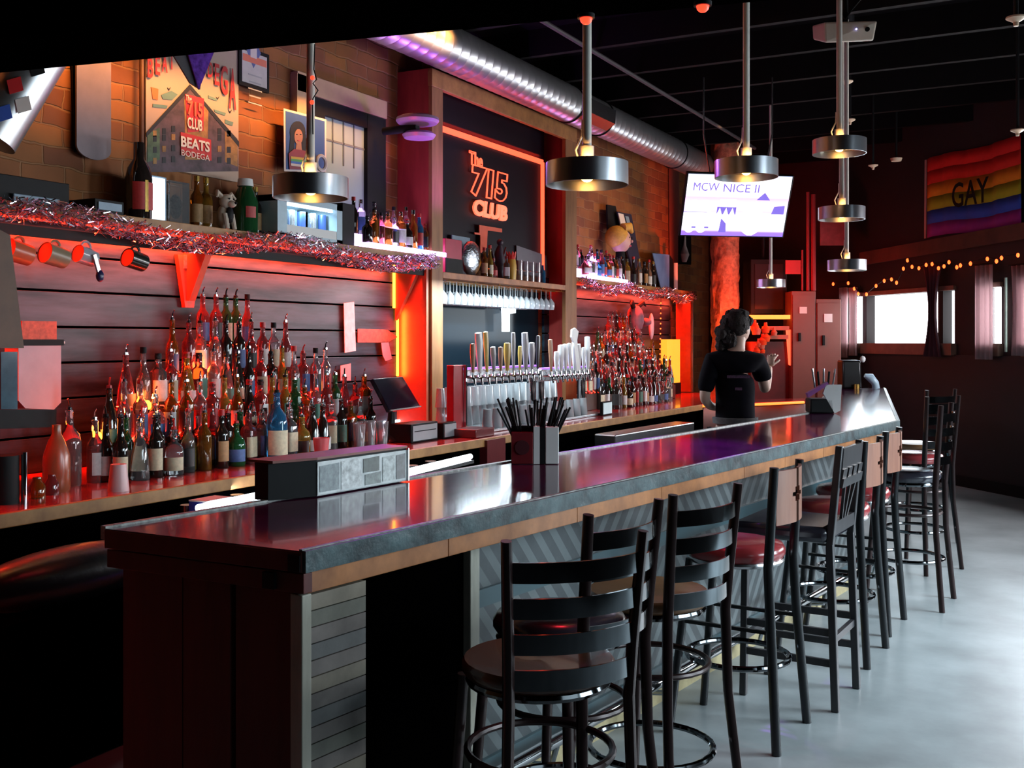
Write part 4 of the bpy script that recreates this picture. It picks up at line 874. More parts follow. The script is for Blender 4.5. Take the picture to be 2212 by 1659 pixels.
m_yel = mat('print_yellow', (.42, .2, .05), .6, var=.6, scale=20); m_gcl = mat('print_teal', (.12, .22, .2), .6)
pf('printed_building', [(320, 285), (410, 190), (513, 300), (515, 370), (318, 372)], m_bldg)
pf('printed_building', [(398, 215), (432, 205), (450, 235), (448, 345), (400, 345)], m_yel, .001)
pf('printed_building', [(318, 290), (345, 275), (345, 345), (318, 350)], mat('print_green', (.10, .16, .08), .6, var=.6, scale=20), .001)
pf('printed_building', [(486, 270), (513, 302), (513, 360), (486, 350)], m_yel, .001)
for k, (a, b) in enumerate((((316, 286), (410, 182)), ((410, 182), (516, 306)))):
    pf('printed_cornice', [a, b, (b[0], b[1] + 12), (a[0], a[1] + 10)], m_ink, .002)
for r in range(4):
    for c in range(9):
        px = 330 + c * 20; py = 262 + r * 24 + abs(px - 410) * .25 * (1 if r == 0 else .35)
        if 388 < px < 460: continue
        pf('printed_window', [(px, py), (px + 8, py), (px + 8, py + 13), (px, py + 13)], m_ink if (r + c) % 3 else m_yel, .002)
for pts in (((348, 205), (370, 196), (384, 204), (372, 216), (352, 214)), ((330, 224), (362, 228), (360, 234), (330, 231)), ((450, 206), (470, 214), (468, 218), (450, 212)), ((462, 236), (488, 244), (486, 250), (464, 242)), ((486, 258), (504, 264), (502, 272), (486, 266))): pf('printed_cloud', pts, m_gcl, .001)
for x, y in ((365, 192), (470, 212), (497, 241)): pf('printed_bird', [(x - 4, y - 3), (x, y), (x + 4, y - 4), (x, y + 4)], m_ink, .001)
pf('printed_fire_escape', [(326, 188), (342, 192), (341, 216), (330, 214)], mat('print_orange', (.6, .16, .04), .6), .001)
pf('printed_sign', [(399, 203), (440, 213), (439, 283), (405, 286)], mat('print_crimson', (.45, .02, .03), .6), .003)
pf('printed_sign', [(389, 285), (455, 302), (456, 347), (390, 335)], m_pred, .004)
def ptx(s, a, b, c, d, m, off=.0): return wallfit('printed_letters', s, a, b, c, d, XP + .009, m, psh, ext=.0008, off=off)
m_pw = mat('print_white', (.8, .7, .62), .6); m_por = mat('print_redorange', (.75, .12, .06), .6)
ptx('715', 405, 438, 220, 252, m_por, .03); ptx('CLUB', 405, 437, 256, 280, m_pw, .02); ptx('The', 401, 414, 206, 218, m_pw)
ptx('BEATS', 391, 453, 300, 323, m_pw, .03); ptx('BODEGA', 392, 453, 329, 342, m_pw)
ptx('B', 319, 331, 124, 168, m_pred, .02); ptx('E', 336, 346, 120, 162, m_pred, .02); ptx('A', 350, 362, 116, 156, m_pred, .02); ptx('T', 365, 377, 114, 150, m_pred, .02)
for s, a, b, c, d in (('D', 449, 460, 134, 168), ('E', 464, 474, 138, 184), ('G', 477, 492, 142, 205), ('A', 495, 510, 148, 236)): ptx(s, a, b, c, d, m_pred, .02)
# violet pennant and dark drape hanging before the poster
pts = [(402, 108), (470, 90), (428, 194)]
a_ = [PX(x, y, -4.25) for x, y in pts]; o = MB().prism(a_, (.006, 0, 0)).build('violet_pennant', mat('violet_foil', (.25, .08, .7), .25, .5, var=.7, scale=30), smooth=False); tag(o, 'violet foil pennant hanging point down before the cream poster', 'pennant')
a_ = [PX(x, y, -4.27) for x, y in ((366, 110), (402, 106), (432, 180), (430, 194), (408, 180))]; o = MB().prism(a_, (.01, 0, 0)).build('dark_drape', mat('dark_grey_cloth', (.035, .035, .045), .7), smooth=False, bev=.002); tag(o, 'dark grey cloth strip hanging beside the violet pennant', 'cloth')
# certificate
t = thing('framed_certificate', 'black framed white certificate with blue diamond on the brick wall', 'picture frame', PX(548, 205, XP))
yA, yC = Yat(514, XP), Yat(579, XP); z0_, z1_ = PX(579, 202, XP).z, PX(514, 96, XP).z
MB().box((XP, (yA + yC) / 2, (z0_ + z1_) / 2), (.02, yC - yA, z1_ - z0_)).build('frame', m_black, t, smooth=False)
t = MB().box((XP + .011, (yA + yC) / 2, (z0_ + z1_) / 2), (.003, yC - yA - .05, z1_ - z0_ - .05)).build('sheet', mat('certificate_white', (.6, .55, .52), .5), t, smooth=False)
cy, cz = yA + .13, z0_ + .24; MB().prism([(XP + .013, cy - .07, cz), (XP + .013, cy, cz + .11), (XP + .013, cy + .07, cz), (XP + .013, cy, cz - .11)], (.001, 0, 0)).build('blue_diamond', mat('slate_blue_print', (.12, .15, .35), .5), t, smooth=False)
MB().box((XP + .0145, cy, cz), (.001, .06, .09)).build('diamond_centre', m_paper, t, smooth=False)
MB().box((XP + .0135, (yA + yC) / 2, z1_ - .07), (.001, yC - yA - .06, .045)).build('orange_band', mat('orange_print', (.75, .2, .12), .5), t, smooth=False)
for k in range(5): MB().box((XP + .0135, yC - .14, z1_ - .17 - k * .045), (.001, .13 - .02 * (k % 2), .008)).build('printed_line', mat('grey_print', (.4, .38, .38), .5), t, smooth=False)
# wall window with frosted pane
w0, w1 = Yat(628, XW), Yat(822, XW); wz1 = PX(628, 160, XW).z; wz0 = ZS + .02
g = MB().box((XW + .012, (Yat(690, XW) + Yat(782, XW)) / 2, (PX(690, 250, XW).z + wz0) / 2), (.01, Yat(782, XW) - Yat(690, XW), PX(690, 250, XW).z - wz0)).build('window_4', mat('frosted_pane', (.2, .26, .26), .5, em=(.55, .68, .66), es=.10, var=.1, scale=3), smooth=False); struct(g)
m_wcream = mat('cream_casing', (.55, .37, .2), .5, var=.1)
gz = PX(690, 250, XW).z; pA, pC = Yat(690, XW), Yat(782, XW)
b = MB(); b.box((XW + .03, w0 + .06, (wz0 + wz1) / 2), (.06, .13, wz1 - wz0)); b.box((XW + .03, (w0 + w1) / 2, wz1 - .05), (.06, w1 - w0, .13)); b.build('window_casing', m_wcream, g, smooth=False)
b = MB(); b.box((XW + .025, (w0 + .12 + pA) / 2, (wz0 + wz1 - .12) / 2), (.05, pA - w0 - .12, wz1 - .12 - wz0)); b.box((XW + .025, (pC + w1) / 2, (wz0 + wz1 - .12) / 2), (.05, w1 - pC, wz1 - .12 - wz0)); b.box((XW + .024, (pA + pC) / 2, (gz + wz1 - .12) / 2), (.049, pC - pA, wz1 - .12 - gz)); b.build('window_sash', m_black, g, smooth=False)
b = MB()
for k in range(1, 4): b.box((XW + .02, pA + (pC - pA) * k / 4, gz - .16), (.006, .012, .32))
b.box((XW + .02, (pA + pC) / 2, gz - .16), (.006, pC - pA, .014)); b.build('window_muntin', mat('grey_muntin', (.12, .14, .15), .5), g, smooth=False)
# portrait print
XR = XW + .10
t = thing('portrait_print', 'portrait print of a dark haired person in a rainbow striped sweater on blue', 'picture', PX(650, 370, XR))
def rf(nm, pts, m, d=0): return MB().prism([PX(x, y, XR) + V((d, 0, 0)) for x, y in pts], (.003, 0, 0)).build(nm, m, t, smooth=False)
rf('sheet', [(612, 234), (704, 258), (704, 372), (613, 370)], m_paper); rf('blue_ground', [(616, 240), (700, 262), (700, 368), (617, 366)], mat('print_blue', (.04, .10, .33), .5), .003)
def oval(cx, cy, rx, ry, n=18): return [(cx + rx * math.cos(2 * math.pi * i / n), cy + ry * math.sin(2 * math.pi * i / n)) for i in range(n)]
rf('printed_hair', oval(641, 286, 17, 24), m_ink, .006); rf('printed_hair', [(626, 286), (633, 286), (634, 335), (622, 332)], m_ink, .007); rf('printed_hair', [(650, 288), (658, 290), (662, 338), (650, 332)], m_ink, .007); rf('printed_face', oval(642, 296, 9, 17), mat('print_skin', (.42, .19, .12), .5), .009); rf('printed_neck', [(638, 308), (648, 308), (650, 328), (636, 326)], mat('print_skin'), .008)
for ex_ in (638, 646): rf('printed_eye', oval(ex_, 291, 1.6, 1.4, 8), m_ink, .0125)
rf('printed_mouth', oval(642, 304, 3, 1.3, 8), mat('lip_pink', (.6, .08, .15), .4), .0125)
rf('printed_sweater', [(620, 332), (632, 322), (655, 326), (668, 340), (668, 367), (622, 366)], mat('print_maroon', (.28, .04, .06), .5), .012)
for k, cc in enumerate(((.6, .4, .05), (.1, .35, .1), (.05, .15, .5), (.7, .6, .55))): rf('printed_stripe', [(624, 338 + k * 5), (664, 343 + k * 5), (664, 348 + k * 5), (624, 343 + k * 5)], mat('stripe%d' % k, cc, .5), .015)
t2 = thing('small_wreath', 'small pale wreath sticker leaning beside the portrait print', 'wreath', PX(695, 360, XR)); MB().torus((0, 0, 0), .05, .012, 20, 6, Matrix.Translation(PX(694, 352, XR + .05)) @ Matrix.Rotation(math.pi / 2, 4, 'Y')).build('ring', m_paper, t2)
# discs lamp by the frame post
c = PX(902, 270, -4.28); t = thing('stacked_disc_lamp', 'two violet lit oval metal discs of a wall lamp beside the timber frame', 'wall lamp', c)
MB().lathe([(1e-5, .035), (.12, .035), (.155, .02), (.16, .0), (.145, -.02), (1e-5, -.035)], 28, Matrix.Translation(c + V((0, 0, .03)))).build('upper_disc', mat('mauve_metal', (.55, .35, .6), .35, .4), t)
MB().lathe([(1e-5, .02), (.10, .02), (.125, .0), (.11, -.025), (1e-5, -.035)], 28, Matrix.Translation(c + V((0, .02, -.07)))).build('lower_disc', mat('mauve_metal'), t)
MB().cyl(c + V((-.3, 0, -.02)), c + V((0, 0, -.02)), .03, .03, 12).build('arm', m_black, t)
# ---------------------------------------------------------------- things on the shelves
def sb(name, lab, cat, px0, px1, py_top, x, m, z=ZS, d=.12, face=None, bev=.004):
    ya, yc = Yat(px0, x), Yat(px1, x); zt = PX((px0 + px1) / 2, py_top, x).z
    t = thing(name, lab, cat, (x - d / 2, (ya + yc) / 2, z)); MB().box((x - d / 2, (ya + yc) / 2, (z + zt) / 2), (d, yc - ya, zt - z)).build('body', m, t, bev=bev)
    if face: MB().box((x + .003, (ya + yc) / 2, (z + zt) / 2), (.006, (yc - ya) * face[1], (zt - z) * face[2])).build('face', face[0], t, smooth=False)
    return t, ya, yc, zt
m_bluepl = mat('pale_blue_panel', (.22, .32, .42), .4, var=.2)
sb('amplifier', 'black amplifier with a pale control strip on the near end of the upper shelf', 'amplifier', -10, 150, 385, XF - .03, m_black, d=.26, face=None)
t, ya, yc, zt = sb('power_strip', 'thin pale power strip lying before the black amplifier', 'power strip', 30, 130, 424, XF - .005, m_bluepl, d=.02)
sb('network_box', 'black network box with a pale blue front label on the upper shelf', 'electronics', 205, 268, 432, XF - .02, m_black, d=.2, face=(m_bluepl, .8, .55))
y = Yat(300, -4.5); 
t = thing('display_bottle', 'giant dark bottle with gold and red label on the upper shelf', 'bottle', (-4.5, y, ZS)); MB().lathe([(1e-5, 0), (.07, 0), (.073, .22), (.06, .28), (.03, .33), (.028, .42), (1e-5, .42)], 24, Matrix.Translation((-4.5, y, ZS))).build('glass', GL['dark'], t); MB().lathe([(.075, .05), (.075, .2)], 14, Matrix.Translation((-4.5, y, ZS)), -1.2, .6).build('label', LB_['red'], t); MB().lathe([(.076, .04), (.076, .21)], 6, Matrix.Translation((-4.5, y, ZS)), -.3, -.05).build('gold_stripe', CAPM['gold'], t)
t, ya, yc, zt = sb('glowing_screen', 'small upright white glowing screen on the upper shelf', 'screen', 322, 360, 380, -4.47, m_bluepl, d=.04, face=(E_white, .7, .9))
t, ya, yc, zt = sb('photo_cube', 'clear acrylic photo cube with cream flowers on the upper shelf', 'photo cube', 366, 410, 392, -4.46, mat('acrylic', (.85, .9, .95), .08, tr=.9), d=.11); MB().ball((-4.52, (ya + yc) / 2, ZS + .10), (.03, .05, .07), 12).build('flowers', mat('cream_flower', (.6, .5, .3), .8, var=.6, scale=60), t)
# dog figurine
c = V((-4.45, Yat(484, -4.45), ZS)); m_dog = mat('cream_dog', (.62, .52, .42), .6, var=.2, scale=40)
o = MB(); o.ball(c + V((0, 0, .075)), (.042, .045, .075), 16); o.ball(c + V((.02, 0, .165)), (.042, .045, .045), 16); o.ball(c + V((.06, 0, .148)), (.032, .024, .022), 12)
for s in (-1, 1): o.tube([c + V((.01, s * .03, .19)), c + V((.0, s * .058, .215)), c + V((.02, s * .078, .185))], [.016, .017, .006], 8); o.tube([c + V((.035, s * .028, .09)), c + V((.055, s * .03, 0))], [.015, .013], 8)
t = thing('dog_figurine', 'cream terrier dog figurine sitting on the upper shelf', 'dog figurine', c); o.build('body', m_dog, t)
for s in (-1, 1): MB().ball(c + V((.058, s * .018, .178)), .006, 8).build('eye', m_black, t)
MB().ball(c + V((.092, 0, .152)), .009, 8).build('nose', m_black, t); MB().ball(c + V((.045, 0, .085)), (.02, .028, .05), 10).build('black_bib', m_black, t)
y = Yat(530, -4.55); t = thing('display_bottle', 'big green bottle with red emblem beside the dog figurine', 'bottle', (-4.55, y, ZS)); MB().lathe([(1e-5, 0), (.075, 0), (.078, .2), (.06, .26), (.04, .30), (1e-5, .31)], 24, Matrix.Translation((-4.55, y, ZS))).build('glass', GL['green'], t); MB().lathe([(.0785, .1), (.0785, .17)], 8, Matrix.Translation((-4.55, y, ZS)), -.8, .1).build('label', LB_['red'], t); MB().cyl((-4.55, y, ZS + .30), (-4.55, y, ZS + .345), .05, .045, 16).build('cap', m_white, t)
for px, g in ((425, 'amber'), (445, 'golden'), (552, 'dark')):
    bottle('straight', g, 'tan', 'gold', V((-4.56, Yat(px, -4.56), ZS)), f"{ADJ[g]} capped bottle on the upper shelf " + {425: 'beside the photo cube', 445: 'behind the dog figurine', 552: 'just before the mini fridge'}[px], 'bottles on the upper shelf', pour=False)
# mini fridge with cans
ya, yc = Yat(597, -4.42), Yat(737, -4.42); zf = PX(660, 430, -4.42).z
t = thing('mini_fridge', 'small lit display fridge with blue and silver cans on the upper shelf', 'mini fridge', (-4.5, (ya + yc) / 2, ZS))
for c, d in ((( -4.54, (ya + yc) / 2, ZS + .012), (.26, yc - ya, .024)), ((-4.54, (ya + yc) / 2, zf - .02), (.26, yc - ya, .04)), ((-4.54, ya + .045, (ZS + zf) / 2), (.26, .09, zf - ZS)), ((-4.54, yc - .03, (ZS + zf) / 2), (.26, .06, zf - ZS)), ((-4.665, (ya + yc) / 2, (ZS + zf) / 2), (.01, yc - ya, zf - ZS))): MB().box(c, d).build('shell_panel', mat('pale_blue_shell', (.45, .62, .72), .35), t, smooth=False)
MB().box((-4.44, (ya + yc) / 2, zf - .05), (.02, yc - ya - .16, .012)).build('light_bar', E_white, t); FRIDGE = (ya, yc, zf)
MB().box((-4.418, (ya + yc) / 2, ZS + .05), (.012, yc - ya - .12, .06)).build('lower_panel', m_white, t, smooth=False)
for i in range(5):
    y = ya + .125 + i * (yc - ya - .21) / 4.2; c = tag(MB().cyl((-4.50, y, ZS + .03), (-4.50, y, ZS + .19), .028, .028, 14).build('drink_can', mat('blue_silver_can', (.10, .2, .6), .3, .6) if i % 2 == 0 else mat('silver_can', (.55, .6, .65), .25, .8)), ('blue' if i % 2 == 0 else 'silver') + f" slim can in the mini fridge, {nth(i)} along its row", 'can', 'cans in the mini fridge')
sb('black_speaker', 'narrow black speaker between the mini fridge and the lit bottle display', 'speaker', 740, 766, 440, -4.46, m_black, d=.14)
# white glass bottle displays
def litdisplay(pa, pc, z, lab, grp, seed, tier2=True, x=-4.5):
    ya, yc = Yat(pa, x), Yat(pc, x); t = thing('lit_bottle_display', lab, 'lit display', (x, (ya + yc) / 2, z))
    MB().box((x + .02, (ya + yc) / 2, z + .02), (.17, yc - ya, .035)).build('lower_step', E_violet, t, bev=.004)
    MB().box((x - .07, (ya + yc) / 2, z + .055), (.10, yc - ya, .10)).build('upper_step', mat('violet_led_soft', (.9, .9, .9), .4, em=(.72, .45, 1), es=8), t, bev=.004)
    R = random.Random(seed); n = int((yc - ya) / .085)
    for r, (xx, zz) in enumerate(((x + .05, z + .038), (x - .07, z + .106))):
        for i in range(n):
            if r == 1 and R.random() < .25: continue
            k = R.choice(['squat', 'straight', 'square']); g = R.choice(['clear', 'clear', 'rose', 'amber', 'dark', 'blue']); lb = R.choice(['white', 'black', 'blue', 'red', None])
            bottle(k, g, lb, R.choice(['black', 'red', 'metal']), V((xx, ya + .05 + i * .085, zz)), f"small {k} {ADJ[g]} bottle, {nth(i)} on the {'lower' if r == 0 else 'upper'} step of {grp}", 'bottles on ' + grp, pour=False, s=R.uniform(.7, .98))
litdisplay(772, 940, ZS, 'glowing violet white stepped bottle display before the timber frame', 'the closer glowing display', 3)
litdisplay(1250, 1338, ZS - .02, 'glowing violet white stepped bottle display beyond the timber frame', 'the farther glowing display', 4)
# mirror shelf things
t, ya, yc, zt = sb('red_black_box', 'red and black upright box at the near end of the mirror shelf', 'box', 962, 998, 517, -4.45, mat('crimson_box', (.45, .02, .06), .4), z=ZM, d=.10)
MB().box((-4.446, (ya + yc) / 2, ZM + (zt - ZM) * .22), (.008, (yc - ya) * .98, (zt - ZM) * .42)).build('black_lower_panel', m_black, t, smooth=False)
ya, yc = Yat(998, -4.5), Yat(1036, -4.5); t = thing('silver_foil_bag', 'silver foil bag bulging beside the red and black box', 'bag', (-4.5, (ya + yc) / 2, ZM)); MB().ball((-4.5, (ya + yc) / 2, ZM + .15), (.06, (yc - ya) / 2, .15), 16).build('bag', mat('silver_foil', (.55, .6, .65), .2, .9, bump=1, scale=25), t); MB().box((-4.6, (ya + yc) / 2, ZM + .17), (.01, yc - ya, .34)).build('backing_card', m_bluepl, t)
flat('orange_card', 'glowing orange red cut-out shape behind the mirror shelf figures', 'sign', [(1034, 486), (1083, 494), (1083, 502), (1052, 498), (1050, 535), (1036, 548), (1036, 508), (1024, 506), (1024, 502), (1034, 503)], mat('orange_fluorescent', (.9, .13, .06), .5), x=-4.6)
m_fig = mat('dark_figure', (.05, .03, .05), .5, var=.5, scale=30); c = V((-4.52, Yat(1078, -4.52), ZM)); t = thing('dark_statue', 'dark winged statue in the middle of the mirror shelf', 'statue', c)
MB().tube([c, c + V((0, 0, .06)), c + V((0, 0, .16)), c + V((0, 0, .25)), c + V((.01, 0, .30))], [.06, .045, .06, .035, .02], 12).build('torso', m_fig, t); MB().ball(c + V((.01, 0, .33)), .03, 12).build('head', m_fig, t)
for s in (-1, 1): MB().prism([c + V((0, s * .03, .12)), c + V((0, s * .14, .30)), c + V((0, s * .10, .18)), c + V((0, s * .09, .08))], (-.015, 0, 0)).build('wing', m_fig, t)
for i, (px, g, lb, k, s) in enumerate(((1046, 'amber', 'tan', 'straight', .8), (1058, 'golden', 'cream', 'long-necked', .85), (1094, 'clear', 'white', 'square', .7), (1066, 'rose', 'red', 'squat', .7))): bottle(k, g, lb, 'red', V((-4.43, Yat(px, -4.43), ZM)), f"{ADJ[g]} small bottle with {lb} label among the figures on the mirror shelf", 'small bottles on the mirror shelf', pour=False, s=s)
c = V((-4.44, Yat(1104, -4.44), ZM)); t = thing('hot_sauce_figure', 'yellow and orange bottle-shaped figure with spiky red top', 'figure', c); MB().lathe([(1e-5, 0), (.045, 0), (.05, .12), (.04, .18), (1e-5, .18)], 16, Matrix.Translation(c)).build('body', mat('mustard', (.6, .35, .04), .4), t)
b = MB()
for k in range(8): a = k * .785; b.tube([c + V((.02 * math.cos(a), .02 * math.sin(a), .17)), c + V((.045 * math.cos(a), .045 * math.sin(a), .25))], [.018, .003], 6)
b.build('spiky_top', E_neon if False else mat('red_rubber', (.8, .06, .04), .4), t)
for r in range(2):
    for i in range(4):
        o = MB().lathe([(1e-5, 0), (.028, 0), (.034, .09), (.031, .09), (.026, .006), (1e-5, .006)], 16, Matrix.Translation((-4.46, Yat(1122 + i * 13, -4.46), ZM + .002 + r * .095))).build('shot_glass', m_glass); tag(o, 'clear tumbler in the two-high block on the mirror shelf', 'glass', 'tumblers on the mirror shelf')
c = V((-4.45, Yat(1172, -4.45), ZM)); o = MB().lathe([(1e-5, 0), (.03, 0), (.028, .1), (.014, .13), (.012, .17), (1e-5, .17)], 14, Matrix.Translation(c)).build('blue_flask', GL['blue']); tag(o, 'small deep blue flask beside the tumblers on the mirror shelf', 'flask')
flat('grey_triangle_panel', 'dark grey slanted panel behind the tumblers on the mirror shelf', 'panel', [(1114, 530), (1178, 552), (1186, 600), (1116, 590)], mat('dusty_panel', (.16, .14, .17), .5), x=-4.62)
# far shelf things
c = V((-4.5, Yat(1340, -4.5), PX(1340, 520, -4.5).z)); m_sk = mat('doll_skin', (.65, .38, .33), .5)
t = thing('doll_head', 'rubber doll head with blond swept hair on the far shelf', 'doll head', (c.x, c.y, ZS - .02)); MB().tube([V((c.x, c.y, ZS - .018)), c - V((0, 0, .08))], [.07, .05], 14).build('stand', m_black, t); MB().ball(c, (.12, .12, .14), 18).build('face', m_sk, t)
MB().ball(c + V((-.03, -.03, .04)), (.135, .15, .13), 18).build('hair', mat('blond_hair', (.65, .36, .06), .6, var=.3, scale=40), t); MB().tube([c + V((.05, -.05, .14)), c + V((.08, .06, .16)), c + V((.09, .13, .10))], [.05, .05, .02], 10).build('quiff', mat('blond_hair'), t)
for s in (-1, 1): MB().ball(c + V((.11, .03 + s * .035, .03)), .012, 8).build('eye', m_black, t)
MB().ball(c + V((.125, .035, -.01)), .016, 8).build('nose', m_sk, t); MB().ball(c + V((.105, .035, -.06)), (.012, .03, .012), 8).build('mouth', mat('lip_pink', (.6, .08, .15), .4), t)
a_ = [PX(1318, 442, -4.55), PX(1336, 445, -4.5), PX(1372, 570, -4.42), PX(1352, 575, -4.47)]
t = thing('leaning_frame', 'dark angular frame leaning behind the doll head on the far shelf', 'picture frame', PX(1360, 600, -4.5)); MB().prism([PX(1312, 442, -4.62), PX(1330, 445, -4.62), PX(1342, 500, -4.62), PX(1314, 500, -4.62)], (-.02, 0, 0)).build('dark_board', m_black, t, smooth=False)
MB().prism([PX(1334, 457, -4.58), PX(1364, 463, -4.58), PX(1388, 590, -4.58), PX(1368, 590, -4.58)], (-.02, 0, 0)).build('frame', mat('navy_frame', (.03, .03, .06), .4), t, smooth=False); MB().prism([PX(1336, 460, -4.56), PX(1347, 463, -4.56), PX(1355, 496, -4.56), PX(1343, 494, -4.56)], (-.01, 0, 0)).build('white_mat', m_paper, t, smooth=False); MB().prism([PX(1351, 467, -4.56), PX(1358, 468, -4.56), PX(1366, 500, -4.56), PX(1359, 500, -4.56)], (-.01, 0, 0)).build('grey_mat', m_bluepl, t, smooth=False)
for i, px in enumerate((1344, 1354, 1368, 1380, 1392, 1402, 1411)): bottle(['straight', 'square', 'long-necked'][i % 3], ['rose', 'golden', 'dark', 'clear', 'dark', 'clear', 'dark'][i], ['red', 'cream', 'black', 'white', 'tan', 'white', 'black'][i], ['gold', 'black', 'red'][i % 3], V((-4.47, Yat(px, -4.47), ZS - .02)), f"{['pinkish', 'golden', 'dark', 'clear', 'dark', 'clear', 'dark'][i]} capped bottle, {nth(i)} of the loose ones on the far shelf", 'loose bottles on the far shelf', pour=False)
t = thing('blue_picture', 'blue picture with white edge leaning on the far shelf', 'picture', PX(1430, 628, -4.5)); a_ = [PX(1410, 547, -4.52), PX(1446, 550, -4.52), PX(1446, 627, -4.52), PX(1428, 622, -4.52)]; MB().prism(a_, (-.01, 0, 0)).build('print', mat('sky_print', (.16, .28, .5), .5, col2=(.08, .14, .3), scale=3), t, smooth=False); MB().prism([PX(1446, 550, -4.52), PX(1453, 560, -4.52), PX(1456, 628, -4.52), PX(1446, 627, -4.52)], (-.02, 0, 0)).build('dark_edge', m_black, t, smooth=False); MB().prism([PX(1459, 568, -4.52), PX(1464, 568, -4.52), PX(1464, 631, -4.52), PX(1459, 630, -4.52)], (-.02, 0, 0)).build('white_edge', m_white, t, smooth=False)
flat('brown_conduit_board', 'thin reddish board running up the brick wall beyond the far shelf', 'board', [(1444, 330), (1466, 335), (1468, 570), (1446, 565)], mat('rust_board', (.22, .08, .06), .6, kind='woodz', scale=9, sx=.3))
c = PX(1477, 545, XW + .1); t = thing('hanging_banjo_shape', 'dark hook board with a pale pear-shaped utensil hung below the TV', 'wall decoration', c); MB().prism([PX(1465, 500, XW + .02), PX(1490, 505, XW + .02), PX(1490, 572, XW + .02), PX(1465, 570, XW + .02)], (.02, 0, 0)).build('board', m_black, t, smooth=False); MB().tube([PX(1480, 508, XW + .07), PX(1479, 530, XW + .07), PX(1478, 550, XW + .07), PX(1478, 566, XW + .07)], [.01, .02, .07, .03], 12).build('utensil', m_paper, t)
# things at the far end of the plank wall: amber box lamp, garland, hanging picture
t = thing('amber_box_lamp', 'tall glowing amber yellow box lamp at the end of the farther bottle display', 'lamp', PX(1457, 830, -4.45)); a_ = [PX(1441, 733, -4.45), PX(1469, 733, -4.45), PX(1469, 828, -4.45), PX(1441, 832, -4.45)]; MB().prism(a_, (-.08, 0, 0)).build('shade', mat('amber_shade', (.9, .5, .1), .5, em=(1, .30, .02), es=1.8), t, smooth=False); MB().prism([PX(1439, 829, -4.44), PX(1471, 826, -4.44), PX(1471, 851, -4.44), PX(1439, 852, -4.44)], (-.1, 0, 0)).build('base', m_black, t, smooth=False)
t = thing('hanging_light_chain', 'vertical chain of small orange bulbs at the end of the farther bottle display', 'string lights', PX(1426, 800, -4.5)); MB().tube([PX(1428, 640, -4.5), PX(1425, 800, -4.5)], .003, 6).build('wire', m_black, t)
for i in range(14): MB().ball(PX(1427.5 - i * .15, 655 + i * 11, -4.49), .010, 8).build('bulb', mat('orange_bulb', (1, .4, .1), .4, em=(1, .085, .015), es=5), t)
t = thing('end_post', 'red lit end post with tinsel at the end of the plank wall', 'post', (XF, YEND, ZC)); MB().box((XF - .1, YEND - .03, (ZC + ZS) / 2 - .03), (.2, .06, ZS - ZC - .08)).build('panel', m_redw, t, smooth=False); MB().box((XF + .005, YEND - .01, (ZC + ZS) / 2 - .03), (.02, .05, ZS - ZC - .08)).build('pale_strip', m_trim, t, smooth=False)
t = thing('deer_trophy', 'dark red lit animal head trophy hanging above the farther bottle display', 'trophy', PX(1375, 740, -4.6)); c = PX(1372, 690, -4.5); MB().ball(c, (.10, .13, .17), 14).build('head', mat('mauve_hide', (.3, .13, .18), .7, var=.4), t); MB().ball(c + V((.08, .12, -.03)), (.08, .05, .05), 10).build('muzzle', mat('mauve_hide'), t)
for s in (-1, 1): MB().tube([c + V((0, s * .06, .14)), c + V((.03, s * .18, .20)), c + V((.04, s * .24, .16))], [.03, .025, .008], 8).build('ear', m_black, t)
t = thing('pale_mask', 'pale narrow mask hanging beside the animal head trophy', 'mask', PX(1407, 738, -4.5)); MB().ball(PX(1407, 705, -4.5), (.03, .055, .16), 14).build('face', mat('pink_white', (.7, .5, .55), .5), t)
# ---------------------------------------------------------------- on the bar
# sticker tray near the back rim
A, B = PZ(684, 1072, ZB + .004), PZ(878, 1038, ZB + .004); d = (B - A).normalized(); n = V((-d.y, d.x, 0)); n = n if n.dot(V((-1, 0, 0))) > 0 else -n
h = .118; L0 = A - d * .0; Lw = A - d * .155
t = thing('sticker_tray', 'dark rail box with a white panel of worn stickers on the bar', 'display box', (A + B) / 2)
up = V((0, 0, h))
MB().hexa([A, B, B + n * .1, A + n * .1, A + up, B + up, B + n * .1 + up, A + n * .1 + up]).build('box', m_black, t, smooth=False)
MB().hexa([Lw + n * .06, A, A + n * .1, Lw + n * .12, Lw + n * .06 + up, A + up, A + n * .1 + up, Lw + n * .12 + up]).build('side_wing', m_black, t, smooth=False)
MB().prism([Lw + up + n * .04, A + up - n * .004, B + up - n * .004, B + up + n * .11, Lw + up + n * .15], (0, 0, .008)).build('lid', mat('brown_lid', (.22, .06, .045), .3, var=.2), t, smooth=False)
MB().hexa([A + V((0, 0, .004)) - n * .004, B + V((0, 0, .004)) - n * .004, B - n * .001, A - n * .001, A + up * .94 - n * .004, B + up * .94 - n * .004, B + up * .94 - n * .001, A + up * .94 - n * .001]).build('sticker_panel', mat('white_sticker_panel', (.85, .90, .90), .25, var=.35, scale=14), t, smooth=False)
for f0, f1, z0, z1, cm in ((.02, .22, .1, .85, (.35, .4, .42)), (.24, .46, .08, .9, (.9, .94, .94)), (.48, .66, .45, .88, (.13, .16, .15)), (.50, .68, .08, .42, (.4, .45, .44)), (.70, .84, .1, .85, (.8, .86, .85)), (.86, .97, .1, .85, (.2, .22, .23))):
    a_, b_ = A.lerp(B, f0) - n * .006, A.lerp(B, f1) - n * .006
    MB().prism([a_ + up * z0, b_ + up * z0, b_ + up * z1, a_ + up * (z1 - .03)], n * .001).build('sticker', mat('sticker_%d' % int(f0 * 100), cm, .3, var=.6, scale=45), t, smooth=False)
a_ = B - n * .006; MB().bar(B - n * .008, B - n * .008 + up, .006, .006).build('acrylic_edge', m_steel, t)
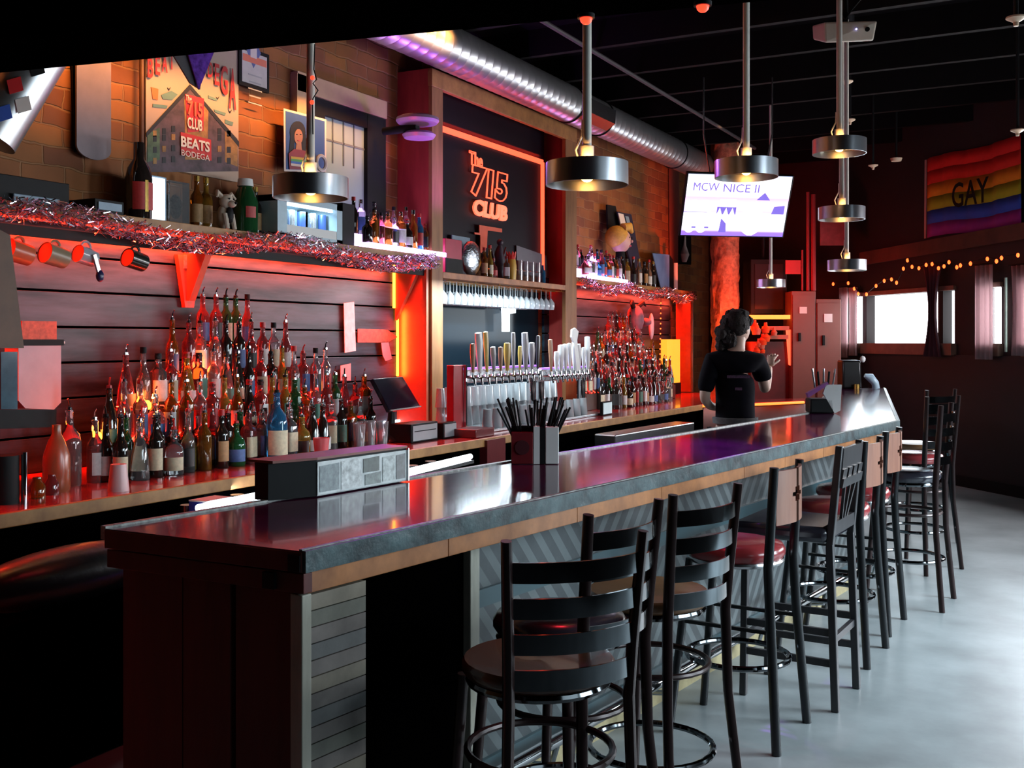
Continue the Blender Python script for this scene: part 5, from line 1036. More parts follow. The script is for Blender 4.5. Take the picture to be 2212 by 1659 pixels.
# added glowing strips imitating daylight glints on the steel well edges
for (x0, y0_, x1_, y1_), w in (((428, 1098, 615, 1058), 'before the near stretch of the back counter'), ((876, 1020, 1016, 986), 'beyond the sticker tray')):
    a_, b_ = PZ(x0, y0_, .86), PZ(x1_, y1_, .86); t = thing('steel_edge_glint', 'glowing strip imitating a daylit steel edge, ' + w, 'edge glint', (a_ + b_) / 2 - V((0, 0, .03))); MB().tube([a_, b_], .017, 10).build('tube', E_white, t); MB().bar(a_ - V((0, 0, .03)), b_ - V((0, 0, .03)), .05, .02).build('rail', m_steel, t)
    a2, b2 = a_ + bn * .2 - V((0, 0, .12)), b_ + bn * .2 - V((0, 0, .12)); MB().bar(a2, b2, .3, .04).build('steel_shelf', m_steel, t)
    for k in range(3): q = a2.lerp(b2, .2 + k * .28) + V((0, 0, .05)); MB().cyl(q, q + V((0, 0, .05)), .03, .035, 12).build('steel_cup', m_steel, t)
# straw caddy with black straws
A = PZ(1112, 1002, ZB); B = PZ(1208, 1000, ZB)
t = thing('napkin_caddy', 'dark red and white napkin caddy filled with black straws on the bar', 'napkin caddy', (A + B) / 2)
ca = PZ(1128, 1003, ZB + .001); R_ = V((CT, ST, 0)); D_ = V((-ST, CT, 0)); hh = .155
def cb(u0, u1, z0, z1, d0, d1): q = [ca + R_ * a + D_ * b for a, b in ((u0, d0), (u1, d0), (u1, d1), (u0, d1))]; return [V((k.x, k.y, ZB + z0)) for k in q] + [V((k.x, k.y, ZB + z1)) for k in q]
m_cad = mat('maroon_caddy', (.16, .015, .02), .25, var=.2)
MB().hexa(cb(-.045, .045, .002, hh * .85, 0, .13)).build('maroon_box', m_cad, t, smooth=False, bev=.003)
MB().hexa(cb(.047, .072, .002, hh, .0, .14)).build('white_divider', m_white, t, smooth=False)
MB().hexa(cb(.074, .093, .002, hh * .97, .0, .13)).build('black_slot', m_black, t, smooth=False)
MB().hexa(cb(.095, .150, .002, hh * .99, .0, .13)).build('white_napkin_box', m_white, t, smooth=False, bev=.003)
q = ca - D_ * .003; MB().cyl(V((q.x, q.y, ZB + .07)), V((q.x, q.y, ZB + .07)) - D_ * .002, .03, .03, 20).build('round_emblem', mat('dark_emblem', (.06, .01, .015), .4), t)
MB().hexa(cb(-.045, .15, hh * .7, hh * 1.0, .06, .13)).build('straw_cup', m_black, t, smooth=False)
R = random.Random(5); b = MB()
for k in range(46):
    u0 = R.choice((.0, .05, .10)) + R.uniform(-.02, .02); p0 = ca + R_ * u0 + D_ * R.uniform(.03, .10); lean = (u0 - .05) * 1.0 + R.uniform(-.03, .03)
    p0.z = ZB + .06; p1 = p0 + R_ * lean + D_ * R.uniform(-.03, .03); p1.z = ZB + R.uniform(.22, .275); b.tube([p0, p1], .0042, 6)
o = b.build('black_straws', m_black, t); o['kind'] = 'stuff'
# dark red box on the counter beyond
t, ya, yc = deskbox('dark_red_box', 'dark red box with tilted lid at the counter edge before the drip tray', 'box', 1028, 1068, -3.66, .06, .2, mat('oxblood_box', (.14, .012, .015), .3, var=.2))
MB().box((-3.60, (ya + yc) / 2, ZC - .12), (.06, (yc - ya), .22)).build('front_flap', mat('oxblood_box'), t, smooth=False)
# handheld printer / tablet stand at the far end
c = PZ(1772, 893, ZB + .001)
t = thing('checkout_stand', 'black tablet stand with white receipt paper and pens at the far end of the bar', 'tablet stand', c)
MB().hexa([c + k for k in (R_ * -.07, R_ * .10, R_ * .13 + D_ * .2, R_ * -.05 + D_ * .2)] + [c + k + V((0, 0, .10)) for k in (R_ * -.07, R_ * .09, R_ * .12 + D_ * .2, R_ * -.05 + D_ * .2)]).build('base', m_black, t, bev=.01)
MB().prism([c + R_ * .10 + V((0, 0, .0)), c + R_ * .14 + V((0, 0, .02)), c + R_ * .15 + V((0, 0, .20)), c + R_ * .04 + V((0, 0, .20)), c + R_ * .02 + V((0, 0, .14))], D_ * .02 - V((0, 0, 0))).build('white_paper', m_white, t, smooth=False)
MB().prism([c - R_ * .08 + V((0, 0, .11)), c + R_ * .06 + V((0, 0, .20)), c + R_ * .05 + V((0, 0, .22)), c - R_ * .09 + V((0, 0, .14))], D_ * .05).build('violet_card', mat('violet_card', (.3, .08, .3), .4), t, smooth=False)
for k in range(5): q = c + D_ * .06 + R_ * (-.02 + k * .03) + V((0, 0, .17)); MB().tube([q, q + R_ * (.01 * (k - 2)) + V((0, 0, .14 - .02 * (k % 2)))], .008, 8).build('pen', m_black if k % 2 else m_steel, t)
# small card machine lying in front
c = PZ(1728, 898, ZB - .02) if False else PZ(1752, 903, ZB + .001)
# pale box of steel / ice well between counters (far half)
a_, b_ = PZ(1330, 940, .82), PZ(1500, 912, .82)
t = thing('ice_well', 'stainless ice well with blue glare behind the bar, near the person', 'ice well', (a_ + b_) / 2 - V((0, 0, .82))); MB().hexa([V((p.x, p.y, 0)) for p in (a_, b_, b_ + bn * .2, a_ + bn * .2)] + [V((p.x, p.y, .82)) for p in (a_, b_, b_ + bn * .2, a_ + bn * .2)]).build('tub', m_steel, t, smooth=False, bev=.01)
# below counter: black bag and blue box
p = PX(190, 1150, -3.55); t = thing('garbage_bag', 'shiny black plastic bag slumped below the back counter', 'bag', p); b = MB(); b.ball(V((-3.42, Yat(150, -3.42), .68)), (.13, .46, .11), 28); b.build('bag', mat('black_plastic_film', (.012, .016, .02), .3, bump=.6, scale=5, spec=.8), t); MB().box((-3.42, Yat(190, -3.42), .28), (.3, .7, .5)).build('bin', m_void, t)
p = PX(345, 1112, -3.45); p = p + V((.05, .25, 0)); t = thing('blue_box', 'small blue cardboard box with white lid in the bar well', 'box', p); MB().box(p, (.10, .16, .07)).build('carton', mat('royal_blue', (.02, .04, .35), .5), t, smooth=False); MB().box(p + V((0, 0, .038)), (.102, .162, .006)).build('lid', m_white, t, smooth=False); MB().box((p.x, p.y, (p.z - .035) / 2), (.14, .2, p.z - .04)).build('stand', m_black, t, smooth=False)
# dark stacked goods at the open end

# ---------------------------------------------------------------- TV
c0, c1, c2, c3 = PV(1467, 510, 9.58), PV(1692, 514, 9.78), PV(1716, 380, 9.55), PV(1485, 372, 9.35)
nt_ = (c1 - c0).cross(c3 - c0).normalized(); nt_ = nt_ if nt_.dot(EYE - c0) > 0 else -nt_
tv = thing('television', 'wide flat television tilted down from the ceiling, showing a violet white cartoon scene', 'TV', (c0 + c2) / 2)
MB().prism([c0, c1, c2, c3], -nt_ * .045).build('housing', m_black, tv, smooth=False, bev=.004)
def tvp(u, v, d=.002): return c0 + (c1 - c0) * u + (c3 - c0) * v + nt_ * d
m_tv = mat('tv_picture', (.05, .05, .05), .3, em=(.86, .78, 1), es=2.0); 
def tvm(): 
    N = m_tv.node_tree.nodes; L = m_tv.node_tree.links; b = N['Principled BSDF']; g = N.new('ShaderNodeNewGeometry'); s = N.new('ShaderNodeSeparateXYZ'); L.new(g.outputs['Position'], s.inputs[0])
    mr = N.new('ShaderNodeMapRange'); mr.inputs['From Min'].default_value = c0.z; mr.inputs['From Max'].default_value = c3.z; L.new(s.outputs['Z'], mr.inputs[0])
    cr = N.new('ShaderNodeValToRGB'); e = cr.color_ramp.elements; e[0].position = 0; e[0].color = (.22, .1, .8, 1); e[1].position = 1; e[1].color = (.3, .4, 1, 1)
    for p, c in ((.08, (.25, .12, .85, 1)), (.13, (.9, .85, 1, 1)), (.36, (.95, .92, 1, 1)), (.40, (.55, .45, .9, 1)), (.5, (.8, .6, .95, 1)), (.62, (.85, .4, .8, 1)), (.7, (.95, .85, 1, 1)), (.93, (1, .97, 1, 1))): q = e.new(p); q.color = c
    L.new(mr.outputs[0], cr.inputs[0]); L.new(cr.outputs[0], b.inputs['Emission Color'])
tvm()
tvpic = MB().prism([tvp(.012, .02), tvp(.988, .02), tvp(.988, .98), tvp(.012, .98)], nt_ * .001).build('picture', m_tv, tv, smooth=False)
m_tvw = mat('tv_white', (.5, .5, .5), .3, em=(1, .95, 1), es=1.6); m_tvv = mat('tv_violet', (.1, .1, .3), .3, em=(.22, .12, .75), es=1.0)
def tvshape(pts, m, d): MB().prism([tvp(u, v, d) for u, v in pts], nt_ * .0005).build('picture_shape', m, tvpic, smooth=False)
def tvell(cx, cy, rx, ry, m, d, n=14, a0=0, a1=6.283): tvshape([(cx + rx * math.cos(a0 + (a1 - a0) * i / n), cy + ry * math.sin(a0 + (a1 - a0) * i / n)) for i in range(n)], m, d)
tvell(.66, .27, .11, .24, m_tvw, .006); tvell(.10, .46, .07, .12, m_tvw, .006); tvell(.20, .46, .07, .12, m_tvw, .006); tvell(.08, .2, .06, .14, m_tvw, .006); tvell(.19, .2, .06, .14, m_tvw, .006)
tvshape([(.34, .48), (.49, .48), (.49, .6), (.34, .6)], m_tvw, .005); tvshape([(.32, .36), (.5, .36), (.5, .48), (.32, .48)], m_tvv, .004)
for k in range(3): tvshape([(.32 + k * .06, .36), (.37 + k * .06, .36), (.345 + k * .06, .47)], m_tvw, .006)
tvshape([(.68, .6), (.81, .6), (.75, .72)], m_tvv, .006); tvshape([(.84, .38), (.96, .38), (.96, .52), (.86, .5)], m_tvv, .005)
tvshape([(.36, .08), (.43, .08), (.42, .22), (.37, .3)], m_tvv, .008); tvshape([(.10, .14), (.14, .14), (.14, .165), (.10, .165)], m_tvv, .008); tvshape([(.22, .14), (.26, .14), (.26, .165), (.22, .165)], m_tvv, .008)
tvshape([(.01, .39), (.23, .39), (.23, .398), (.01, .398)], m_tvv, .008)
xr = (c1 - c0).normalized(); yr = (c3 - c0).normalized(); RT = Matrix((xr, yr, nt_)).transposed()
fit('picture_letters', 'MCW', tvp(.19, .79, .01), c1 - c0, c3 - c0, .24, .075, m_tvv, tvpic, ext=.0005)
fit('picture_letters', 'NICE II', tvp(.52, .78, .01), c1 - c0, c3 - c0, .34, .075, m_tvv, tvpic, ext=.0005)
for x0, x1_ in ((1533, 1520), (1653, 1668)):
    p = PV(x0, 372, 9.6); q = PV(x1_, 290, 9.6); MB().tube([p, q, V((q.x, q.y, ZCEIL - .2))], .008, 8).build('hanger_rod', m_steel, tv)

# ---------------------------------------------------------------- projector and sprinklers
vv = 6.8; c = PV(1825, 66, vv)
t = thing('projector', 'white ceiling projector with a dark lens hole hung above the bar', 'projector', c)
def pj(dx, dy, dz): return c + R_ * dx + D_ * dy + V((0, 0, dz))
MB().hexa([pj(-.165, -.13, -.115), pj(.15, -.10, -.095), pj(.16, .16, -.02), pj(-.165, .14, -.02), pj(-.17, -.13, .015), pj(.165, -.13, .025), pj(.165, .16, .08), pj(-.165, .16, .08)]).build('case', mat('warm_white_case', (.72, .6, .5), .4, var=.05), t, smooth=False, bev=.012)
MB().cyl(pj(.10, -.125, -.03), pj(.10, -.137, -.03), .014, .014, 14).build('lens', m_black, t); MB().ball(pj(.03, -.135, -.03), .006, 8).build('status_light', mat('blue_led', (.2, .3, 1), .4, em=(.4, .4, 1), es=4), t)
MB().cyl(pj(0, 0, .05), V((c.x, c.y, ZCEIL)), .02, .02, 12).build('mount_pole', m_black, t); MB().tube([pj(-.05, -.10, .06), pj(-.04, -.14, .03), pj(.0, -.12, .09), pj(.1, .0, .2)], .006, 8).build('cable', m_black, t)
for k, (px, py, v) in enumerate(((2195, 44, 5.5), (2198, 285, 8), (1886, 360, 11), (1829, 180, 8.5), (1836, 262, 10))):
    c = PV(px, py, v); t = thing('ceiling_sprinkler', ['pale sprinkler head at the upper corner of the ceiling', 'pale sprinkler head directly above the rainbow flag', 'small sprinkler head beside the round smoke detector', 'small sprinkler head just below the projector', 'small sprinkler head above the drum pendant cluster'][k], 'sprinkler', c)
    MB().lathe([(1e-5, -.03), (.012, -.03), (.015, -.01), (.05, .01), (.05, .018), (1e-5, .02)], 14, Matrix.Translation(c)).build('head', mat('ivory', (.7, .5, .35), .4), t); MB().cyl(c, V((c.x, c.y, ZCEIL)), .012, .012, 8).build('drop_pipe', m_black, t)
c = PV(1936, 342, 11); t = thing('smoke_detector', 'round ivory smoke detector beyond the pendants', 'smoke detector', c); MB().lathe([(1e-5, -.03), (.05, -.03), (.06, 0), (1e-5, .002)], 18, Matrix.Translation(c)).build('cover', mat('ivory'), t); MB().cyl(c, V((c.x, c.y, ZCEIL)), .012, .012, 8).build('stem', m_black, t)

# ---------------------------------------------------------------- window wall: flag, curtains, bulbs
def wp(px, py, off=.03): return PL(px, py, LP, RP) + NW * off
fl = thing('rainbow_flag', 'rainbow flag with black GAY letters hung on the dark window wall', 'flag', wp(2110, 400))
fz1, fz0 = wp(2006, 345).z, wp(2006, 515).z; fs0, fs1 = wdist(2004), wdist(2004) + 1.5
CS = [(.8, .012, .01), (.8, .02, .01), (.85, .27, .008), (.42, .42, .015), (.03, .09, .55), (.36, .03, .32)]
def fp(s, z, off=.03): p = LP + DW * (fs0 + s) + NW * (off + .012 * math.sin(s * 17) + .01 * math.sin(s * 31 + z)); return V((p.x, p.y, z + .015 * math.sin(s * 5)))
for k in range(6):
    b = MB(); za = fz1 + (fz0 - fz1) * k / 6; zb_ = fz1 + (fz0 - fz1) * (k + 1) / 6; nseg = 24
    for i in range(nseg):
        s0, s1_ = .03 + i * 1.47 / nseg, .03 + (i + 1) * 1.47 / nseg
        b._f([b.bm.verts.new(q) for q in (fp(s0, zb_), fp(s1_, zb_), fp(s1_, za), fp(s0, za))])
    b.build('stripe', mat('flag_%d' % k, CS[k], .8, var=.15), fl, solid=.003)
MB().bar(fp(0, fz0), fp(0, fz1), .035, .004).build('hoist_band', mat('pink_hoist', (.55, .32, .3), .7), fl)
RF_ = Matrix((DW, V((0, 0, 1)), DW.cross(V((0, 0, 1))))).transposed() if DW.cross(V((0, 0, 1))).dot(NW) > 0 else Matrix((-DW, V((0, 0, 1)), (-DW).cross(V((0, 0, 1))))).transposed()
g0_, g1_ = wdist(2070) - fs0, wdist(2150) - fs0; fit('flag_letters', 'GAY', fp((g0_ + g1_) / 2, wp(2110, 414).z, .07), RF_.col[0], (0, 0, 1), g1_ - g0_, .27, m_black, fl, ext=.001, off=.01)
def curtain(pa, pb_, py0, py1, lab, m, drop=.0, pinch=.6):
    s0, s1_ = wdist(pa), wdist(pb_); za, zb_ = wp(pa, py0).z, wp(pa, py1).z; t = thing('window_curtain', lab, 'curtain', LP + DW * ((s0 + s1_) / 2) + V((0, 0, zb_))); b = MB(); n = 20; rows = []
    for j in range(8):
        z = za + (zb_ - za) * j / 7; sh = 1 - (1 - pinch) * math.sin(j / 7 * math.pi); row = []
        for i in range(n + 1):
            f = i / n; s = (s0 + s1_) / 2 + (f - .5) * (s1_ - s0) * sh; p = LP + DW * s + NW * (.10 + .025 * math.sin(f * 22)); row.append(b.bm.verts.new((p.x, p.y, z)))
        rows.append(row)
    for a_, b_ in zip(rows, rows[1:]):
        for i in range(n): b._f([a_[i], a_[i + 1], b_[i + 1], b_[i]])
    b.build('cloth', m, t, solid=.004); MB().tube([LP + DW * (s0 - .05) + NW * .1 + V((0, 0, za + .01)), LP + DW * (s1_ + .05) + NW * .1 + V((0, 0, za + .01))], .01, 8).build('curtain_rod', m_black, t)
def sheer(name, col, em, es):
    
    m = mat(name, col, .8, var=.1); nt = m.node_tree; b = nt.nodes['Principled BSDF']; tr = nt.nodes.new('ShaderNodeBsdfTranslucent'); tr.inputs[0].default_value = (*col, 1); mx = nt.nodes.new('ShaderNodeMixShader'); mx.inputs[0].default_value = .7
    out = nt.nodes['Material Output']; nt.links.new(b.outputs[0], mx.inputs[1]); nt.links.new(tr.outputs[0], mx.inputs[2]); nt.links.new(mx.outputs[0], out.inputs[0]); return m
m_cu = sheer('sheer_curtain', (.75, .6, .62), (1, .82, .9), .55); m_cd = mat('maroon_curtain', (.06, .012, .025), .8)
curtain(1830, 1847, 622, 772, 'pinkish sheer curtain beside the maroon cabinets', m_cu, pinch=.9); curtain(1851, 1867, 622, 768, 'white sheer curtain at the edge of the wide window', m_cu, pinch=.7)
curtain(2012, 2052, 575, 770, 'dark maroon tied curtain between the wide and the narrow window', m_cd, pinch=.35); curtain(2126, 2162, 575, 776, 'bright sheer curtain glowing on the dark wall below the flag', m_cu, pinch=1)
curtain(2205, 2240, 575, 768, 'sheer curtain at the edge of the last window', m_cu, pinch=.8)
t = thing('fairy_light_strand', 'strand of glowing red orange bulbs looped above the windows', 'string lights', wp(2000, 560)); PTS = [(1825, 614), (1858, 612), (1871, 624), (1880, 635), (1898, 636), (1919, 618), (1937, 607), (1953, 604), (1964, 611), (1979, 581), (1988, 563), (1998, 577), (2013, 580), (2029, 573), (2042, 571), (2056, 580), (2068, 576), (2079, 567), (2096, 578), (2104, 574), (2126, 570), (2163, 560), (2183, 565), (2194, 558), (2230, 552)]
MB().tube([wp(x, y - 3, .16) for x, y in PTS], .006, 6).build('wire', m_black, t)
for x, y in PTS: MB().ball(wp(x, y, .17), (.016, .016, .024), 8).build('bulb', mat('orange_bulb'), t)
o = MB().bar(wp(1868, 560, .05), wp(2260, 492, .05), .05, .16).build('window_lintel_board', mat('brown_lintel', (.12, .05, .03), .7, var=.5, scale=4)); tag(o, 'dull brown board running above the windows under the flag', 'board')
o = MB().tube([wp(2187, 600, .08), wp(2187, 760, .08)], .015, 8).build('pale_green_pole', mat('pale_green', (.25, .35, .3), .4)); tag(o, 'thin pale green upright pole at the dark window wall', 'pole')

# ---------------------------------------------------------------- far corner: cabinets, speaker, pipes, pillar, shelves
def slabv(name, lab, cat, x0, x1_, y0_, y1_, v, d, m, parts=None, floor=False):
    a_, b_ = PV(x0, 735, v), PV(x1_, 735, v); z1_ = PV(x0, y0_, v).z; z0_ = 0 if floor else PV(x0, y1_, v).z; t = thing(name, lab, cat, V(((a_.x + b_.x) / 2, (a_.y + b_.y) / 2, z0_)))
    MB().hexa([V((q.x, q.y, z)) for z in (z0_, z1_) for q in (a_, b_, b_ + D_ * d, a_ + D_ * d)]).build('body', m, t, smooth=False, bev=.006); return t, a_, b_, z0_, z1_
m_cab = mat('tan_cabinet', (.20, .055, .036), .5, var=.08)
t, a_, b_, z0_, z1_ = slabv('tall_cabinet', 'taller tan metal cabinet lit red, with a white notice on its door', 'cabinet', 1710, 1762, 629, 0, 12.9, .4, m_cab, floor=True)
MB().hexa([V((q.x, q.y, z)) for z in (z0_ + .08, z1_ - .05) for q in (a_ + R_ * .012 - D_ * .015, b_ - R_ * .012 - D_ * .015, b_ - R_ * .012, a_ + R_ * .012)]).build('door', m_cab, t, smooth=False); t = [c for c in t.children if c.name.startswith('door')][0]
q = a_ + R_ * .16; MB().box((0, 0, 0), (.09, .01, .08), Matrix.Translation(PV(1735, 670, 12.88)) @ Matrix.Rotation(TH, 4, 'Z')).build('notice', m_paper, t, smooth=False); MB().box((0, 0, 0), (.025, .03, .10), Matrix.Translation(PV(1727, 728, 12.87)) @ Matrix.Rotation(TH, 4, 'Z')).build('handle', m_black, t)
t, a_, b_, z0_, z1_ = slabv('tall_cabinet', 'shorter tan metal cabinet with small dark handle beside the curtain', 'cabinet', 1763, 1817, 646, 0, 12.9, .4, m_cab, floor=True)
MB().hexa([V((q.x, q.y, z)) for z in (z0_ + .08, z1_ - .05) for q in (a_ + R_ * .012 - D_ * .015, b_ - R_ * .012 - D_ * .015, b_ - R_ * .012, a_ + R_ * .012)]).build('door', m_cab, t, smooth=False); t = [c for c in t.children if c.name.startswith('door')][0]
MB().box((0, 0, 0), (.025, .03, .12), Matrix.Translation(PV(1779, 735, 12.87)) @ Matrix.Rotation(TH, 4, 'Z')).build('handle', m_black, t); MB().box((0, 0, 0), (.10, .01, .10), Matrix.Translation(PV(1789, 687, 12.88)) @ Matrix.Rotation(TH, 4, 'Z')).build('sticker', m_paper, t)
t, a_, b_, z0_, z1_ = slabv('hanging_speaker', 'big black speaker box hanging in the red far corner', 'speaker', 1622, 1700, 560, 678, 13.2, .45, m_black)
MB().hexa([V((q.x, q.y, z)) for z in (z0_ + .06, z1_ - .06) for q in (a_ + R_ * .05 - D_ * .01, b_ - R_ * .05 - D_ * .01, b_ - R_ * .05, a_ + R_ * .05)]).build('grille', mat('speaker_cloth', (.02, .01, .012), .9), t, smooth=False); MB().cyl(V((a_.x, a_.y, z1_)) + R_ * .2 + D_ * .2, V((a_.x, a_.y, ZCEIL)) + R_ * .2 + D_ * .2, .02, .02, 8).build('hanger_pole', m_black, t)
# rough brick pillar lit from below
p = PV(1566, 735, 13.4); b = MB(); R = random.Random(2); rows = []
for j in range(46):
    z = .9 + j * .07; row = []
    for i in range(17):
        a_ = i / 16 * math.pi * 1.1 - .25; rr = .17 + R.uniform(-.018, .018); row.append(b.bm.verts.new(V((p.x, p.y, z)) + (R_ * -math.cos(a_) - D_ * math.sin(a_)) * rr))
    rows.append(row)
for q, w in zip(rows, rows[1:]):
    for i in range(16): b._f([q[i], q[i + 1], w[i + 1], w[i]])
o = b.build('trim_30', mat('rough_pillar_brick', (.42, .2, .12), .8, var=.6, scale=22, bump=1)); struct(o)
# glowing shelves with clutter
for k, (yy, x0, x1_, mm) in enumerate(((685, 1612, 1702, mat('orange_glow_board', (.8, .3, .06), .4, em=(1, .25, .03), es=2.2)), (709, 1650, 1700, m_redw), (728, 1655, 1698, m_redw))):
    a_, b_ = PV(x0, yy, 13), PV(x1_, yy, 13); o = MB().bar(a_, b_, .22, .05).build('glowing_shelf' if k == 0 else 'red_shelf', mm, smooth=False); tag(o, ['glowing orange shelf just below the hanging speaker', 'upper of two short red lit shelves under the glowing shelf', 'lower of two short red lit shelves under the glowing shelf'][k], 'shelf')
t = thing('shelf_unit', 'dark red cupboard with glowing edge behind the person', 'cupboard', PV(1680, 735, 13.1) * V((1, 1, 0))); a_, b_ = PV(1622, 735, 13.0), PV(1705, 735, 13.0); z1_ = PV(1660, 738, 13).z
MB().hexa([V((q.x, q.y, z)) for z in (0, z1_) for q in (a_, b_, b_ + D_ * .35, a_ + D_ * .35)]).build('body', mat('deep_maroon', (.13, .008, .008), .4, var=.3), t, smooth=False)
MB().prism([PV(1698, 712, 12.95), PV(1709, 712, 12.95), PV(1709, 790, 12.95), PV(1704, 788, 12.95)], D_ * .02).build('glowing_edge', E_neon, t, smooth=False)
R = random.Random(8)
for k in range(14):
    px = R.uniform(1628, 1678); py = R.uniform(705, 775); q = PV(px, py, 12.85); r = R.uniform(.03, .06); g = R.choice(['rose', 'amber', 'clear'])
    MB().lathe([(1e-5, 0), (r * .8, 0), (r, r), (r * .4, r * 1.7), (r * .35, r * 2.4), (1e-5, r * 2.4)], 12, Matrix.Translation(q)).build('red_lit_trinket', mat('trinket_red', (.7, .08, .02), .2) if k % 2 else m_redw, t)
for nm, lab, x, w, y0_, y1_ in (('red_pipe', 'thin red lit pipe rising above the tall cabinets', 1745, .02, 415, 628), ('red_pipe', 'thicker red lit pipe rising beside the thin one above the cabinets', 1757, .03, 420, 628), ('red_pipe', 'faint dark red pipe beside the speaker', 1733, .012, 540, 628)):
    o = MB().tube([PV(x, y0_, 13), PV(x, y1_, 13)], w, 8).build(nm, mat('red_pipe_paint', (.35, .03, .035), .4)); tag(o, lab, 'pipe')
for px0, px1, py0, py1, lab, mm in ((1697, 1730, 562, 592, 'small dark red square notice beside the hanging speaker', m_red), (1772, 1828, 455, 530, 'maroon square sign behind the second far pendant', mat('maroon_sign', (.35, .06, .07), .5, var=.4))):
    o = MB().prism([PV(px0, py0, 13), PV(px1, py0, 13), PV(px1, py1, 13), PV(px0, py1, 13)], D_ * .02).build('wall_notice', mm, smooth=False); tag(o, lab, 'sign')
# appliance at the far end of the bar
c = PZ(1843, 840, ZB + .001); t = thing('bar_appliance', 'black rounded appliance with a pale curved side on the far end of the bar', 'appliance', c); 
MB().hexa([c + q for q in (R_ * -.11, R_ * .10, R_ * .10 + D_ * .2, R_ * -.11 + D_ * .2)] + [c + q + V((0, 0, .30)) for q in (R_ * -.11, R_ * .08, R_ * .10 + D_ * .2, R_ * -.11 + D_ * .2)]).build('body', m_blackm, t, bev=.02)
MB().tube([c + R_ * .12 + V((0, 0, .14)), c + R_ * .18 + V((0, 0, .12)), c + R_ * .23 + V((0, 0, .06)), c + R_ * .24 + V((0, 0, .0))], [.02, .045, .04, .04], 12).build('curved_side', mat('pale_blue_plastic', (.45, .62, .75), .25), t)
MB().ball(c + R_ * .10 + V((0, 0, .31)), (.03, .03, .035), 10).build('knob', m_white, t); MB().cyl(c + R_ * .03 - D_ * .02, c + R_ * .03 - D_ * .02 + V((0, 0, .05)), .03, .03, 12).build('brass_cup', CAPM['gold'], t)

# ---------------------------------------------------------------- person
pv = 8.0
def pp(px, py, dv=0.0): return PV(px, py, pv + dv)
def skin_obj(name, verts, edges, radii, m, parent, sub=2, root=0):
    me = bpy.data.meshes.new(name); M = mw(parent).inverted(); me.from_pydata([M @ V(v) for v in verts], edges, []); me.materials.append(m)
    o = bpy.data.objects.new(name, me); COL.objects.link(o); o.parent = parent
    sk = o.modifiers.new('skin', 'SKIN'); sk.use_smooth_shade = True
    for i, r in enumerate(radii): me.skin_vertices[0].data[i].radius = (r, r) if not isinstance(r, tuple) else r; me.skin_vertices[0].data[i].use_root = (i == root)
    s = o.modifiers.new('sub', 'SUBSURF'); s.levels = sub; s.render_levels = sub
    return o
foot = uv((1588 - CXP) / FP * pv, pv)
per = thing('person', 'person in black T-shirt and dark apron standing behind the bar, back turned, one forearm raised', 'person', foot)
m_skin = mat('skin', (.66, .42, .33), .5, var=.05); m_shirt = mat('black_shirt', (.006, .005, .009), .9, var=.4, spec=.1); m_trous = mat('dark_trousers', (.010, .012, .02), .9, var=.4, spec=.1); m_hair = mat('dark_curly_hair', (.014, .006, .006), .8, var=.6, scale=70, bump=1)
hipc = V((foot.x, foot.y, .98)); K = R_; BKW = -D_
# continuous body: pelvis, spine, neck, head, both arms, both legs
vs = [hipc, hipc + V((0, 0, .20)), hipc + V((0, 0, .36)), hipc + V((0, 0, .47)) - K * .01, hipc + V((0, 0, .54)) + K * .005, hipc + V((0, 0, .60)) + K * .02 + D_ * .02, hipc + V((0, 0, .70)) + K * .03 + D_ * .03,
      hipc - K * .165 + V((0, 0, .44)), hipc - K * .215 + V((0, 0, .30)) - D_ * .01, hipc - K * .235 + V((0, 0, .16)) - D_ * .02, hipc - K * .17 + V((0, 0, .10)) + D_ * .10, hipc - K * .09 + V((0, 0, .08)) + D_ * .17,
      hipc + K * .165 + V((0, 0, .43)), hipc + K * .215 + V((0, 0, .34)) + D_ * .03, hipc + K * .232 + V((0, 0, .215)) + D_ * .03, hipc + K * .262 + V((0, 0, .31)) + D_ * .08, hipc + K * .285 + V((0, 0, .41)) + D_ * .12,
      hipc - K * .09 - V((0, 0, .10)), hipc - K * .10 - V((0, 0, .50)), hipc - K * .11 - V((0, 0, .90)), hipc - K * .11 - V((0, 0, .95)) + D_ * .13,
      hipc + K * .09 - V((0, 0, .10)), hipc + K * .11 - V((0, 0, .50)), hipc + K * .12 - V((0, 0, .90)), hipc + K * .14 - V((0, 0, .95)) + D_ * .12]
ed = [(0, 1), (1, 2), (2, 3), (3, 4), (4, 5), (5, 6), (3, 7), (7, 8), (8, 9), (9, 10), (10, 11), (3, 12), (12, 13), (13, 14), (14, 15), (15, 16), (0, 17), (17, 18), (18, 19), (19, 20), (0, 21), (21, 22), (22, 23), (23, 24)]
rd = [(.115, .085), (.105, .075), (.105, .075), (.075, .065), .052, .065, .075, .062, .048, .042, .034, .028, .062, .048, .044, .036, .028, .085, .058, .042, .035, .085, .058, .042, .035]
skin_obj('body', vs, ed, rd, m_skin, per)
